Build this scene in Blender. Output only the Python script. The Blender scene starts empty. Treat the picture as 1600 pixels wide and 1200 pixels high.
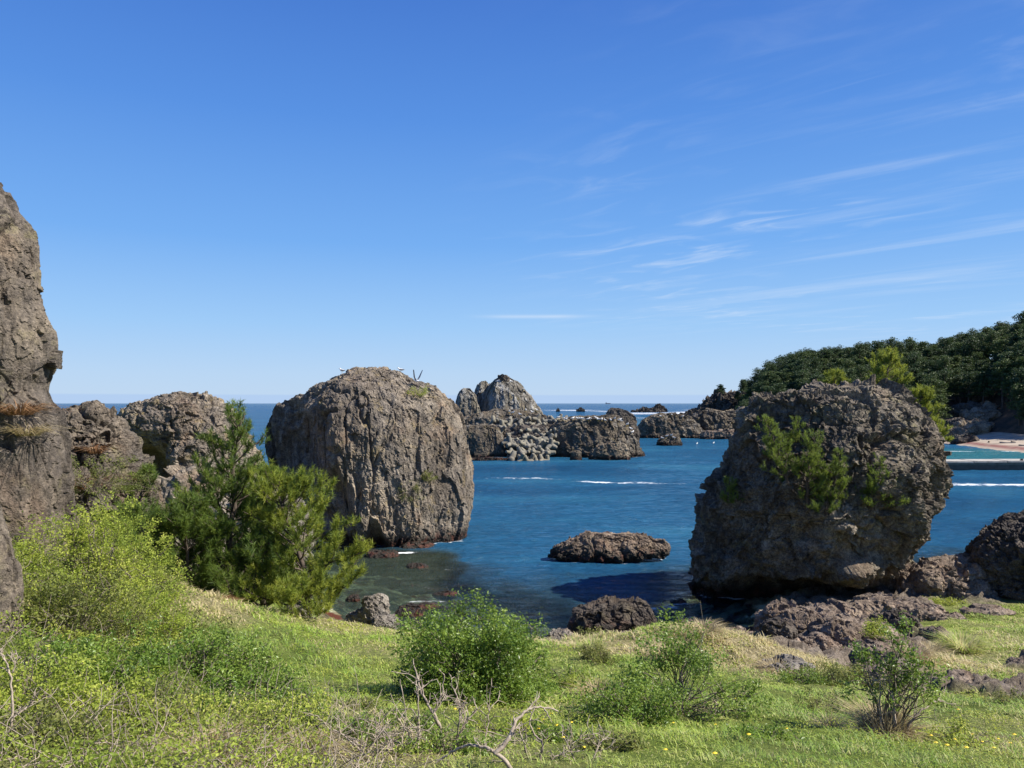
import bpy, math, random
import numpy as np
from math import radians as R
S = bpy.context.scene
C = S.collection
rng = np.random.default_rng(7)
random.seed(7)

# ------------------------------------------------------------------ camera
H = 8.0                                  # eye height above the sea, metres
FPX = 1200.0                             # focal length in photo pixels (photo is 1600 wide)
cam = bpy.data.cameras.new('camera'); camo = bpy.data.objects.new('camera', cam); C.objects.link(camo)
camo.location = (0, 0, H); camo.rotation_euler = (R(90), 0, 0)
cam.sensor_width = 36; cam.lens = 36*FPX/1600; cam.shift_y = 30/1600; cam.clip_start = 0.1; cam.clip_end = 60000
S.camera = camo

# ------------------------------------------------------------------ world, sun, exposure
SUN_AZ, SUN_EL = R(-9), R(45)             # azimuth measured from +X towards +Y
sd = (math.cos(SUN_EL)*math.cos(SUN_AZ), math.cos(SUN_EL)*math.sin(SUN_AZ), math.sin(SUN_EL))
W = bpy.data.worlds.new('World'); S.world = W; W.use_nodes = True
wn, wl = W.node_tree.nodes, W.node_tree.links
wn.clear()
def WN(t, **kw):
    n = wn.new(t)
    for k, v in kw.items(): setattr(n, k, v)
    return n
def wmath(op, a, b=None, c=None, clamp=False):
    n = WN('ShaderNodeMath', operation=op); n.use_clamp = clamp
    for i, v in enumerate((a, b, c)):
        if v is None: continue
        if isinstance(v, (int, float)): n.inputs[i].default_value = v
        else: wl.new(v, n.inputs[i])
    return n.outputs[0]
sky = WN('ShaderNodeTexSky', sky_type='NISHITA'); sky.sun_disc = False
sky.sun_elevation = SUN_EL; sky.sun_rotation = R(90)-SUN_AZ
sky.altitude = 0; sky.air_density = 1.0; sky.dust_density = 0.5; sky.ozone_density = 3.0
tc = WN('ShaderNodeTexCoord'); sp = WN('ShaderNodeSeparateXYZ'); wl.new(tc.outputs['Generated'], sp.inputs[0])
X, Y, Z = sp.outputs
# the photo's clear spring blue: elevation gradient taken over the physical sky
grad = WN('ShaderNodeValToRGB'); wl.new(wmath('MULTIPLY', Z, 1.6, clamp=True), grad.inputs[0])
ge = grad.color_ramp.elements
def lin(c): return tuple(((v/255+.055)/1.055)**2.4 if v > 10 else v/255/12.92 for v in c)
for k_, (p_, c_) in enumerate([(0.0, (193, 217, 243)), (.06, (184, 214, 246)), (.16, (158, 203, 249)), (.32, (118, 176, 244)), (.55, (88, 147, 229)), (.76, (70, 123, 211)), (1.0, (58, 106, 194))]):
    x_ = ge[k_] if k_ < 2 else ge.new(p_); x_.position = p_; x_.color = tuple(v/0.09 for v in lin(c_))+(1,)
skymix = WN('ShaderNodeMix', data_type='RGBA'); skymix.inputs['Factor'].default_value = .92
wl.new(sky.outputs[0], skymix.inputs['A']); wl.new(grad.outputs[0], skymix.inputs['B'])
zz = wmath('MAXIMUM', Z, 0.0)
den = wmath('ADD', zz, 0.06)
px_ = wmath('DIVIDE', X, den); py_ = wmath('DIVIDE', Y, den)
comb = WN('ShaderNodeCombineXYZ'); wl.new(px_, comb.inputs[0]); wl.new(py_, comb.inputs[1])
def cloudnoise(scale, sc, rot, detail, rough, dist, lo, hi, loc=(0, 0, 0)):
    m = WN('ShaderNodeMapping'); m.inputs['Scale'].default_value = sc; m.inputs['Rotation'].default_value = (0, 0, rot); m.inputs['Location'].default_value = loc
    m.inputs['Rotation'].default_value = (0, 0, 0)
    m0 = WN('ShaderNodeMapping'); m0.inputs['Rotation'].default_value = (0, 0, rot); wl.new(comb.outputs[0], m0.inputs[0]); wl.new(m0.outputs[0], m.inputs[0])
    n = WN('ShaderNodeTexNoise'); n.inputs['Scale'].default_value = scale; n.inputs['Detail'].default_value = detail
    n.inputs['Roughness'].default_value = rough; n.inputs['Distortion'].default_value = dist
    wl.new(m.outputs[0], n.inputs['Vector'])
    r = WN('ShaderNodeMapRange'); r.inputs[1].default_value = lo; r.inputs[2].default_value = hi; r.clamp = True
    r.interpolation_type = 'SMOOTHSTEP'; wl.new(n.outputs['Fac'], r.inputs[0])
    return r.outputs[0]
big = cloudnoise(0.6, (1, 1, 1), 0.3, 3, 0.5, 0.0, 0.42, 0.66, (3.1, 1.2, 0))
fine = cloudnoise(2.5, (0.95, 2.1, 1), 0.62, 7, 0.56, 0.9, 0.46, 0.80)
fine2 = cloudnoise(1.1, (0.35, 2.4, 1), 0.72, 8, 0.6, 0.5, 0.48, 0.8, (5, 2, 0))
right = WN('ShaderNodeMapRange'); right.inputs[1].default_value = -0.12; right.inputs[2].default_value = 0.42; wl.new(X, right.inputs[0]); right.interpolation_type='SMOOTHSTEP'
cl = wmath('MULTIPLY', wmath('ADD', wmath('MULTIPLY', fine, big), wmath('MULTIPLY', fine2, 0.45)), right.outputs[0])
def zfade(a, b_):
    n = WN('ShaderNodeMapRange'); n.interpolation_type = 'SMOOTHSTEP'; n.inputs[1].default_value = a; n.inputs[2].default_value = b_; wl.new(Z, n.inputs[0]); return n.outputs[0]
cl = wmath('MULTIPLY', wmath('MULTIPLY', cl, zfade(.05, .14)), wmath('SUBTRACT', 1.0, wmath('MULTIPLY', zfade(.24, .42), .75)))
cl = wmath('MULTIPLY', cl, 0.75, clamp=True)
# thin level streak low over the sea
bz = wmath('DIVIDE', wmath('SUBTRACT', Z, 0.112), 0.0022)
band = wmath('POWER', 2.718, wmath('MULTIPLY', wmath('MULTIPLY', bz, bz), -1.0))
bx = WN('ShaderNodeMapRange'); bx.inputs[1].default_value = 0.06; bx.inputs[2].default_value = 0.14; bx.interpolation_type='SMOOTHSTEP'
wl.new(wmath('SUBTRACT', 0.16, wmath('ABSOLUTE', wmath('SUBTRACT', X, 0.03))), bx.inputs[0])
sn = WN('ShaderNodeTexNoise'); sn.inputs['Scale'].default_value = 9; wl.new(tc.outputs['Generated'], sn.inputs['Vector'])
band = wmath('MULTIPLY', wmath('MULTIPLY', band, bx.outputs[0]), wmath('MULTIPLY', sn.outputs['Fac'], 0.75))
cl = wmath('ADD', cl, band, clamp=True)
mix = WN('ShaderNodeMix', data_type='RGBA'); wl.new(cl, mix.inputs['Factor']); wl.new(skymix.outputs['Result'], mix.inputs['A'])
mix.inputs['B'].default_value = (8.2, 9.2, 10.6, 1)
# bank of distant sea haze just above the horizon
hz = WN('ShaderNodeMapRange'); hz.inputs[1].default_value = 0.0115; hz.inputs[2].default_value = 0.0095; wl.new(Z, hz.inputs[0])
mix2 = WN('ShaderNodeMix', data_type='RGBA'); wl.new(wmath('MULTIPLY', hz.outputs[0], 0.5), mix2.inputs['Factor'])
wl.new(mix.outputs['Result'], mix2.inputs['A']); mix2.inputs['B'].default_value = (4.2, 6.1, 9.6, 1)
bg = WN('ShaderNodeBackground'); bg.inputs['Strength'].default_value = 0.0500; wl.new(mix2.outputs['Result'], bg.inputs['Color'])
wo = WN('ShaderNodeOutputWorld'); wl.new(bg.outputs[0], wo.inputs[0])
W.cycles.sampling_method = 'MANUAL'; W.cycles.sample_map_resolution = 512

sun = bpy.data.lights.new('sun', 'SUN'); suno = bpy.data.objects.new('sun', sun); C.objects.link(suno)
sun.energy = 5.0; sun.angle = R(0.55); sun.color = (1.0, 0.94, 0.84)
from mathutils import Vector
suno.rotation_euler = Vector(sd).to_track_quat('Z', 'Y').to_euler(); suno.location = (60, 0, 60)
S.view_settings.view_transform = 'Standard'; S.view_settings.look = 'None'; S.view_settings.gamma = 1
S.view_settings.use_curve_mapping = False
S.view_settings.exposure = 0.88
S.render.engine = 'CYCLES'; S.cycles.max_bounces = 8; S.cycles.transparent_max_bounces = 16
S.cycles.diffuse_bounces = 3; S.cycles.glossy_bounces = 3; S.cycles.caustics_reflective = False; S.cycles.caustics_refractive = False

# ------------------------------------------------------------------ numpy noise
def _h(ix, iy, iz, seed):
    h = (ix.astype(np.int64)*374761393 + iy.astype(np.int64)*668265263 + iz.astype(np.int64)*2147483647 + seed*1274126177) & 0xffffffff
    h = ((h ^ (h >> 13))*1274126177) & 0xffffffff
    h = ((h ^ (h >> 16))*2246822519) & 0xffffffff
    return ((h ^ (h >> 15)) & 0xffffff)/float(0xffffff)
def vnoise(p, seed=0):
    i = np.floor(p).astype(np.int64); f = p-i; f = f*f*f*(f*(f*6-15)+10)
    r = 0
    for dx in (0, 1):
        wx = f[:, 0] if dx else 1-f[:, 0]
        for dy in (0, 1):
            wy = f[:, 1] if dy else 1-f[:, 1]
            for dz in (0, 1):
                wz = f[:, 2] if dz else 1-f[:, 2]
                r = r + wx*wy*wz*_h(i[:, 0]+dx, i[:, 1]+dy, i[:, 2]+dz, seed)
    return r*2-1
def fbm(p, o=4, seed=0, g=0.5):
    a, s, t = 1.0, 0.0, 0.0; q = p.copy()
    for k in range(o):
        s = s + a*vnoise(q, seed+k*17); t += a; a *= g; q = q*2.03+5.1
    return s/t
def ridged(p, o=4, seed=0, g=0.5):
    a, s, t = 1.0, 0.0, 0.0; q = p.copy()
    for k in range(o):
        s = s + a*(1-2*np.abs(vnoise(q, seed+k*31))); t += a; a *= g; q = q*2.1+3.3
    return s/t
def worley(p, seed=0):
    """nearest cell: f1, f2, offset vector, three random numbers of the cell"""
    i = np.floor(p).astype(np.int64); n = len(p)
    f1 = np.full(n, 9.0); f2 = np.full(n, 9.0); vec = np.zeros((n, 3)); cell = np.zeros((n, 3), np.int64)
    for dx in (-1, 0, 1):
        for dy in (-1, 0, 1):
            for dz in (-1, 0, 1):
                cx, cy, cz = i[:, 0]+dx, i[:, 1]+dy, i[:, 2]+dz
                c = np.stack([cx+.15+.7*_h(cx, cy, cz, seed), cy+.15+.7*_h(cx, cy, cz, seed+1), cz+.15+.7*_h(cx, cy, cz, seed+2)], 1)
                dv = p-c; d = np.sqrt((dv**2).sum(1))
                m = d < f1
                f2 = np.where(m, f1, np.minimum(f2, d)); f1 = np.where(m, d, f1)
                vec[m] = dv[m]; cell[m] = np.stack([cx, cy, cz], 1)[m]
    r = np.stack([_h(cell[:, 0], cell[:, 1], cell[:, 2], seed+k) for k in (5, 6, 7)], 1)
    return f1, f2, vec, r
def facet(p, seed=0, tilt=1.0):
    """broken-stone relief: a tilted plane per cell, creased at the joints, about -1..1"""
    w = p + np.stack([.34*vnoise(p*1.3, seed+90)+.17*vnoise(p*3.7, seed+93), .34*vnoise(p*1.3, seed+91)+.17*vnoise(p*3.7, seed+94), .34*vnoise(p*1.3, seed+92)+.17*vnoise(p*3.7, seed+95)], 1)
    f1, f2, v, r = worley(w, seed)
    g = r*2-1
    crack = np.clip((f2-f1)/0.10, 0, 1)
    return (v*g).sum(1)*tilt*1.25 + (r[:, 0]-.5)*0.55 - 0.20*(1-crack)**2*(r[:, 1] > .75)

# ------------------------------------------------------------------ meshes
def mesh_np(name, V, F, mat=None, parent=None, loc=(0, 0, 0), smooth=False, attrs=None, n=None):
    """V (n,3), F (m,k) with the same k; attrs {name:(domain,array)}"""
    me = bpy.data.meshes.new(name); V = np.asarray(V, np.float32); F = np.asarray(F, np.int32)
    k = F.shape[1]
    me.vertices.add(len(V)); me.vertices.foreach_set('co', V.ravel())
    me.loops.add(F.size); me.loops.foreach_set('vertex_index', F.ravel())
    me.polygons.add(len(F)); me.polygons.foreach_set('loop_start', np.arange(0, F.size, k, dtype=np.int32))
    me.polygons.foreach_set('loop_total', np.full(len(F), k, np.int32))
    me.polygons.foreach_set('use_smooth', np.full(len(F), smooth, bool))
    me.update(calc_edges=True)
    for a, (dom, arr) in (attrs or {}).items():
        at = me.attributes.new(a, 'FLOAT', dom); at.data.foreach_set('value', np.asarray(arr, np.float32))
    o = bpy.data.objects.new(name, me); C.objects.link(o); o.location = loc
    if mat: me.materials.append(mat)
    if parent: o.parent = parent
    return o
def tag(o, label=None, cat=None, group=None, kind=None):
    if label: o['label'] = label
    if cat: o['category'] = cat
    if group: o['group'] = group
    if kind: o['kind'] = kind
    return o
def empty(name, loc, label, cat, group=None):
    o = bpy.data.objects.new(name, None); C.objects.link(o); o.location = loc; o.empty_display_size = .2
    return tag(o, label, cat, group)
def copy_thing(o, loc=None, rz=None, sc=None, label=None, rot=None):
    c = o.copy(); C.objects.link(c)
    if loc is not None: c.location = loc
    if rot is not None: c.rotation_euler = rot
    elif rz is not None: c.rotation_euler = (0, 0, rz)
    if sc is not None: c.scale = (sc, sc, sc) if isinstance(sc, (int, float)) else sc
    if label: c['label'] = label
    for ch in list(o.children):
        d = ch.copy(); C.objects.link(d); d.parent = c
        for g in list(ch.children):
            e = g.copy(); C.objects.link(e); e.parent = d
    return c
def P(u, v, d): return np.array([(u-800)/FPX*d, d, H-(v-630)/FPX*d])

# ------------------------------------------------------------------ materials
def mat(name):
    m = bpy.data.materials.new(name); m.use_nodes = True
    nt = m.node_tree; nt.nodes.clear()
    return m, nt.nodes, nt.links
class B:                                  # small node builder
    def __init__(s, name):
        s.m, s.n, s.l = mat(name)
        s.out = s.n.new('ShaderNodeOutputMaterial'); s.tc = s.n.new('ShaderNodeTexCoord'); s.geo = s.n.new('ShaderNodeNewGeometry')
    def set(s, inp, v):
        if v is None: return
        if hasattr(v, 'is_linked') or hasattr(v, 'links'): s.l.new(v, inp)
        elif isinstance(v, (tuple, list)): inp.default_value = tuple(v)+((1,) if len(v) == 3 and len(inp.default_value) == 4 else ())
        else: inp.default_value = v
    def math(s, op, a, b=None, clamp=False):
        n = s.n.new('ShaderNodeMath'); n.operation = op; n.use_clamp = clamp; s.set(n.inputs[0], a); s.set(n.inputs[1], b); return n.outputs[0]
    def noise(s, scale, detail=6, rough=.55, vec=None, stretch=None, dist=0.0, loc=None):
        n = s.n.new('ShaderNodeTexNoise'); v = vec or s.tc.outputs['Object']
        if stretch or loc:
            mp = s.n.new('ShaderNodeMapping'); mp.inputs['Scale'].default_value = stretch or (1, 1, 1)
            if loc: mp.inputs['Location'].default_value = loc
            s.l.new(v, mp.inputs[0]); v = mp.outputs[0]
        s.l.new(v, n.inputs['Vector']); n.inputs['Scale'].default_value = scale; n.inputs['Detail'].default_value = detail
        n.inputs['Roughness'].default_value = rough; n.inputs['Distortion'].default_value = dist
        return n.outputs['Fac']
    def voro(s, scale, feature='F1', vec=None):
        n = s.n.new('ShaderNodeTexVoronoi'); n.feature = feature; s.l.new(vec or s.tc.outputs['Object'], n.inputs['Vector']); n.inputs['Scale'].default_value = scale
        return n.outputs[0]
    def ramp(s, fac, stops):
        n = s.n.new('ShaderNodeValToRGB'); s.l.new(fac, n.inputs[0]); e = n.color_ramp.elements
        while len(e) > 1: e.remove(e[-1])
        for i, (p, c) in enumerate(stops):
            x = e[0] if i == 0 else e.new(p); x.position = p; x.color = tuple(c)+(1,)
        return n.outputs[0]
    def rng(s, v, a, b, c=0., d=1., smooth=True):
        n = s.n.new('ShaderNodeMapRange'); n.interpolation_type = 'SMOOTHSTEP' if smooth else 'LINEAR'; n.clamp = True
        s.set(n.inputs[0], v)
        for i, x in zip((1, 2, 3, 4), (a, b, c, d)): n.inputs[i].default_value = x
        return n.outputs[0]
    def mix(s, f, a, b, mode='MIX'):
        n = s.n.new('ShaderNodeMix'); n.data_type = 'RGBA'; n.blend_type = mode
        s.set(n.inputs['Factor'], f); s.set(n.inputs['A'], a); s.set(n.inputs['B'], b); return n.outputs['Result']
    def attr(s, name):
        n = s.n.new('ShaderNodeAttribute'); n.attribute_name = name; return n.outputs['Fac']
    def bump(s, h, strength=.5, dist=.1, nrm=None):
        n = s.n.new('ShaderNodeBump'); n.inputs['Strength'].default_value = strength; n.inputs['Distance'].default_value = dist
        s.l.new(h, n.inputs['Height'])
        if nrm: s.l.new(nrm, n.inputs['Normal'])
        return n.outputs[0]
    def sep(s, v):
        n = s.n.new('ShaderNodeSeparateXYZ'); s.l.new(v, n.inputs[0]); return n.outputs
    def prin(s, **kw):
        n = s.n.new('ShaderNodeBsdfPrincipled')
        for k, v in kw.items(): s.set(n.inputs[k.replace('_', ' ')], v)
        return n
    def done(s, sh): s.l.new(sh.outputs[0] if hasattr(sh, 'outputs') else sh, s.out.inputs[0]); return s.m

def rock_mat(name, dark, mid, light, lichen=0.25, lich_col=(.20, .17, .06), guano=0.0, streak=0.4, scale=1.0, wet=1.0, bump=.6, cool=.5):
    b = B(name)
    pos = b.geo.outputs['Position']; x, y, z = b.sep(pos); nx, ny, nz = b.sep(b.geo.outputs['Normal'])
    n1 = b.noise(.45*scale, 12, .68); n2 = b.noise(4*scale, 9, .75); n3 = b.noise(16*scale, 6, .75)
    st = b.noise(1.1*scale, 9, .66, stretch=(2.6, 2.6, .3))
    f = b.math('ADD', b.math('MULTIPLY', n1, 1-streak*.6), b.math('MULTIPLY', st, streak*.6))
    f = b.math('ADD', b.math('MULTIPLY', f, .55), b.math('MULTIPLY', n2, .45))
    col = b.ramp(f, [(.36, dark), (.47, mid), (.56, light), (.66, tuple(min(1, c*1.4) for c in light))])
    tint = b.noise(.7*scale, 7, .6, loc=(9, 3, 1))
    col = b.mix(b.math('MULTIPLY', b.rng(tint, .48, .62), cool), col, b.mix(.5, col, (mid[0]*.7, mid[1]*.82, mid[2]*1.1)))
    col = b.mix(b.rng(tint, .46, .34, 0., .55), col, b.mix(.6, col, (light[0]*1.1, light[1]*.88, light[2]*.75)))
    col = b.mix(1., col, b.ramp(b.noise(.16*scale, 4, .5, loc=(2, 8, 3)), [(.35, (.66, .64, .64)), (.5, (1, 1, 1)), (.65, (1.12, 1.06, .98))]), 'MULTIPLY')
    col = b.mix(b.rng(n3, .34, .70, .0, 1.), b.mix(.55, col, tuple(c*.5 for c in dark)), col)
    col = b.mix(b.rng(b.voro(6.5*scale), .16, .06, 0., .7), col, tuple(c*.3 for c in dark))
    lm = b.math('MULTIPLY', b.rng(b.noise(1.5*scale, 9, .72, loc=(3, 7, 2)), .52, .64), b.rng(n2, .42, .56))
    col = b.mix(b.math('MULTIPLY', lm, lichen), col, lich_col)
    if guano:
        gm = b.math('MULTIPLY', b.rng(b.noise(1.1*scale, 9, .72, stretch=(1.8, 1.8, .3), loc=(1, 1, 5)), .54-.10*guano, .64), b.rng(nz, -.3, .6))
        col = b.mix(b.math('MULTIPLY', gm, min(1, guano)), col, (.60, .58, .53))
    if wet:                               # tidal zone: dark weed and a rusty band of algae at the waterline
        wz = b.math('SUBTRACT', z, b.math('MULTIPLY', b.noise(1.2, 5, .6), .8))
        wm = b.rng(wz, -.15, .48, 1., 0.)
        wc = b.mix(b.rng(b.noise(3, 5), .5, .62), (.028, .022, .016), (.085, .034, .022))
        col = b.mix(b.math('MULTIPLY', wm, wet), col, wc)
        rough = b.math('SUBTRACT', .92, b.math('MULTIPLY', wm, .55*wet))
    else: rough = .92
    hb = b.math('ADD', b.noise(5*scale, 12, .72), b.math('MULTIPLY', b.noise(26*scale, 5, .7), .35))
    nm = b.bump(hb, bump, .30/scale)
    return b.done(b.prin(Base_Color=col, Roughness=rough, Normal=nm, Specular_IOR_Level=.25))

M = {}
M['rock_brown'] = rock_mat('brown_rock', (.072, .060, .048), (.225, .190, .150), (.43, .365, .285), lichen=.55, lich_col=(.30, .22, .08), streak=.9, scale=.8)
M['rock_grey'] = rock_mat('grey_rock', (.058, .047, .037), (.20, .168, .128), (.42, .36, .275), lichen=.5, lich_col=(.25, .22, .09), streak=.15, scale=.8, cool=.2, bump=.8)
M['rock_cliff'] = rock_mat('cliff_rock', (.055, .047, .040), (.135, .116, .098), (.25, .215, .175), lichen=.4, lich_col=(.22, .20, .07), streak=.45, scale=1.0, wet=0)
M['rock_dark'] = rock_mat('dark_rock', (.032, .027, .024), (.080, .068, .058), (.17, .145, .12), lichen=.15, streak=.1, scale=1.2)
M['rock_flat'] = rock_mat('reddish_rock', (.075, .058, .048), (.20, .158, .125), (.37, .30, .24), lichen=.3, streak=.1, scale=1.2, cool=.2)
M['rock_far'] = rock_mat('far_rock', (.06, .050, .040), (.155, .128, .098), (.29, .24, .175), lichen=.6, lich_col=(.24, .19, .08), guano=.3, streak=.4, scale=.5, bump=.9)
M['rock_guano'] = rock_mat('whitened_rock', (.075, .068, .058), (.18, .16, .13), (.33, .295, .225), lichen=.7, lich_col=(.28, .22, .09), guano=.8, streak=.9, scale=.4, bump=.9)
M['rock_pale'] = rock_mat('pale_rock', (.13, .11, .095), (.25, .22, .185), (.38, .34, .28), lichen=.3, streak=.1, scale=2.0, wet=0)

# ------------------------------------------------------------------ rocks
def loft(name, label, d, rows, m, seed=1, res=(260, 360), fr=.9, bk=.9, n=2.3, amp=(.06, .05, .02), sc=(3.0, 1.2, .4), strata=None, cat='rock', group=None, twist=0., zs=1., dy=None, noise_pin=0.35, carve=None, smooth=False, sec=None, flute=0., crack=.03, big=.35, csc=1.):
    """A rock measured off the photo: rows of (v, left u, right u[, depth factor[, centre offset in m]]) at distance d.
    Each level is a rounded closed section with real depth; broken relief is then added along the normals.
    amp is relative to the half-width, sc are cell sizes in metres."""
    rows = [tuple(r)+(1.,)*(4-len(r)) if len(r) < 4 else tuple(r) for r in rows]
    rows = [r if len(r) >= 5 else r+(0.,) for r in rows]
    A = np.array(rows, float)
    z = H-(A[:, 0]-630)/FPX*d; xl = (A[:, 1]-800)/FPX*d; xr = (A[:, 2]-800)/FPX*d
    L = np.r_[0, np.cumsum(np.maximum.reduce([np.abs(np.diff(z)), np.abs(np.diff(xl)), np.abs(np.diff(xr))])+1e-4)]
    nr, nc = res
    t = np.linspace(0, L[-1], nr)
    zi, li, ri, ff, off = (np.interp(t, L, q) for q in (z, xl, xr, A[:, 3], A[:, 4]))
    k = max(3, nr//60)*2+1; ker = np.hanning(k+2)[1:-1]; ker /= ker.sum()
    sm = lambda q: np.convolve(np.pad(q, k//2, mode='edge'), ker, 'valid')
    zi, li, ri, ff, off = map(sm, (zi, li, ri, ff, off))
    cx = (li+ri)/2; a = np.maximum((ri-li)/2, 1e-3)
    amax = a.max()
    th = np.linspace(0, 2*math.pi, nc, endpoint=False)
    # denser columns on the side that faces the camera
    th = th - .45*np.sin(2*(th-1.5*math.pi)/2*1)*0
    c, s_ = np.cos(th), np.sin(th)
    ex = 2/n
    X0 = np.sign(c)*np.abs(c)**ex; Y0 = np.sign(s_)*np.abs(s_)**ex
    if sec is not None:                     # plan outline of the rock, x -1..1, y -1 (front) .. 1
        sp_ = np.array(sec+[sec[0]], float); Ls = np.r_[0, np.cumsum(np.hypot(*np.diff(sp_, axis=0).T))]
        tt_ = np.linspace(0, Ls[-1], nc, endpoint=False); X0 = np.interp(tt_, Ls, sp_[:, 0]); Y0 = np.interp(tt_, Ls, sp_[:, 1])
        kk = nc//12; kr = np.hanning(kk+2)[1:-1]; kr /= kr.sum()
        f_ = lambda q: np.convolve(np.r_[q[-kk:], q, q[:kk]], kr, 'same')[kk:-kk]
        X0, Y0 = f_(X0), f_(Y0); X0 = (X0-X0.min())/(X0.max()-X0.min())*2-1
    b_ = a[:, None]*np.where(Y0 < 0, fr, bk)[None]*ff[:, None]
    x = cx[:, None]+a[:, None]*X0[None]+twist*b_*Y0[None]*0
    y = d+off[:, None]+b_*Y0[None]+twist*a[:, None]*X0[None]
    zz_ = np.repeat(zi[:, None], nc, 1)
    V = np.stack([x, y, zz_], 2)
    du = np.roll(V, -1, 1)-np.roll(V, 1, 1); dv = np.gradient(V, axis=0)
    N = np.cross(du, dv); N /= np.linalg.norm(N, axis=2, keepdims=True)+1e-9
    if np.mean((N*(V-V.mean((0, 1)))).sum(2)) < 0: N = -N
    p = V.reshape(-1, 3); Nf = N.reshape(-1, 3)
    q = p*np.array([1, 1, 1/zs])
    if strata: q = q + strata[0]*np.stack([q[:, 2]*0, q[:, 2]*0, fbm(q/6, 2, seed+3)], 1)
    disp = amp[0]*amax*(fbm(q/sc[0], 5, seed)*1.5+big*facet(q/sc[0]*1.1, seed+10))
    disp = disp + amp[1]*amax*facet(q/sc[1], seed+20) + amp[2]*amax*facet(q/sc[2], seed+30)
    disp = disp + amp[2]*amax*(1.0*fbm(q/sc[2]*.8, 6, seed+40, .62)-.15*ridged(q/sc[2]*.5, 4, seed+42))
    disp = disp + amp[2]*amax*.55*facet(q/sc[2]*2.1, seed+33)
    if flute: disp = disp + flute*amax*ridged(q*np.array([1, 1, .22])/(sc[1]*.8), 4, seed+50)
    if crack:                               # a few long fissures
        qw = q*np.array([1, 1, .45])/(sc[0]*.8*csc); qw = qw+.30*np.stack([vnoise(qw*2, seed+71), vnoise(qw*2, seed+72), vnoise(qw*2, seed+73)], 1)+.10*np.stack([vnoise(qw*7, seed+74), vnoise(qw*7, seed+75), vnoise(qw*7, seed+76)], 1)
        c1, c2, _, _ = worley(qw, seed+70); disp = disp - crack*amax*np.exp(-((c2-c1)/.045)**2)*np.clip(.6+2*vnoise(qw*.9, seed+79), 0, 1)
    pit = np.clip(vnoise(q/(sc[2]*1.5), seed+60)-.38, 0, 1); disp = disp - pit*amp[2]*amax*3.5
    if carve:
        for (cu, cv, ru, rv, dep) in carve:        # hollows: centre and radii in photo pixels, depth in m
            c0 = P(cu, cv, d); e = ((p[:, 0]-c0[0])/(ru*d/FPX))**2+((p[:, 2]-c0[2])/(rv*d/FPX))**2
            e = e*(1+.5*fbm(p/1.5, 3, seed+77))
            m_ = (Nf[:, 1] < .2)
            p = p + np.stack([0*e, np.where(m_, dep*np.exp(-e**1.5), 0), 0*e], 1)
    # keep the silhouette near the measured line: push inwards slightly rather than outwards
    disp = disp - noise_pin*amp[0]*amax
    p = p+Nf*disp[:, None]
    V = p.reshape(nr, nc, 3)
    top = V[0].mean(0); bot = V[-1].mean(0)
    base = np.array([V[-1, :, 0].mean(), V[-1, :, 1].mean(), max(V[-1, :, 2].mean(), -1)])
    Vf = np.vstack([p, top, bot])-base
    i = np.arange(nr-1)[:, None]*nc; j = np.arange(nc)[None]; j2 = (j+1) % nc
    F = np.stack([i+j, i+nc+j, i+nc+j2, i+j2], 2).reshape(-1, 4)
    T = nr*nc
    jj = np.arange(nc); cap = np.stack([np.full(nc, T), jj, (jj+1) % nc, (jj+1) % nc], 1)
    o = mesh_poly(name, Vf, F, np.stack([np.full(nc, T), jj, (jj+1) % nc], 1), np.stack([np.full(nc, T+1), (nr-1)*nc+(jj+1) % nc, (nr-1)*nc+jj], 1), m, base, smooth)
    tag(o, label, cat, group)
    ROCKV[o.name] = Vf+base
    return o
ROCKV = {}
def mesh_poly(name, V, Q, T1, T2, m, loc, smooth):
    me = bpy.data.meshes.new(name); V = np.asarray(V, np.float32)
    T = np.vstack([T1, T2]).astype(np.int32); Q = Q.astype(np.int32)
    me.vertices.add(len(V)); me.vertices.foreach_set('co', V.ravel())
    li = np.r_[Q.ravel(), T.ravel()]; me.loops.add(len(li)); me.loops.foreach_set('vertex_index', li)
    nq, nt = len(Q), len(T); me.polygons.add(nq+nt)
    me.polygons.foreach_set('loop_start', np.r_[np.arange(nq)*4, nq*4+np.arange(nt)*3].astype(np.int32))
    me.polygons.foreach_set('loop_total', np.r_[np.full(nq, 4), np.full(nt, 3)].astype(np.int32))
    me.polygons.foreach_set('use_smooth', np.full(nq+nt, smooth, bool))
    me.update(calc_edges=True); me.validate()
    o = bpy.data.objects.new(name, me); C.objects.link(o); o.location = tuple(loc); me.materials.append(m)
    return o
def on_rock(o, u, v, tol=5, far=False):
    """the point of a built rock seen at photo position (u, v)"""
    V = ROCKV[o.name]; V = V[V[:, 1] > .5]
    uu = 800+V[:, 0]/V[:, 1]*FPX; vv = 630-(V[:, 2]-H)/V[:, 1]*FPX
    e = (uu-u)**2+(vv-v)**2
    m_ = e < max(tol**2, e.min()*1.3+1e-6)
    c = V[m_]
    return c[np.argmax(c[:, 1]) if far else np.argmin(c[:, 1])].copy()
def top_of(o, x, y, r=.6):
    V = ROCKV[o.name]; e = (V[:, 0]-x)**2+(V[:, 1]-y)**2
    c = V[e < max(r*r, e.min()*1.5)]; return c[np.argmax(c[:, 2])].copy()
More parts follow.
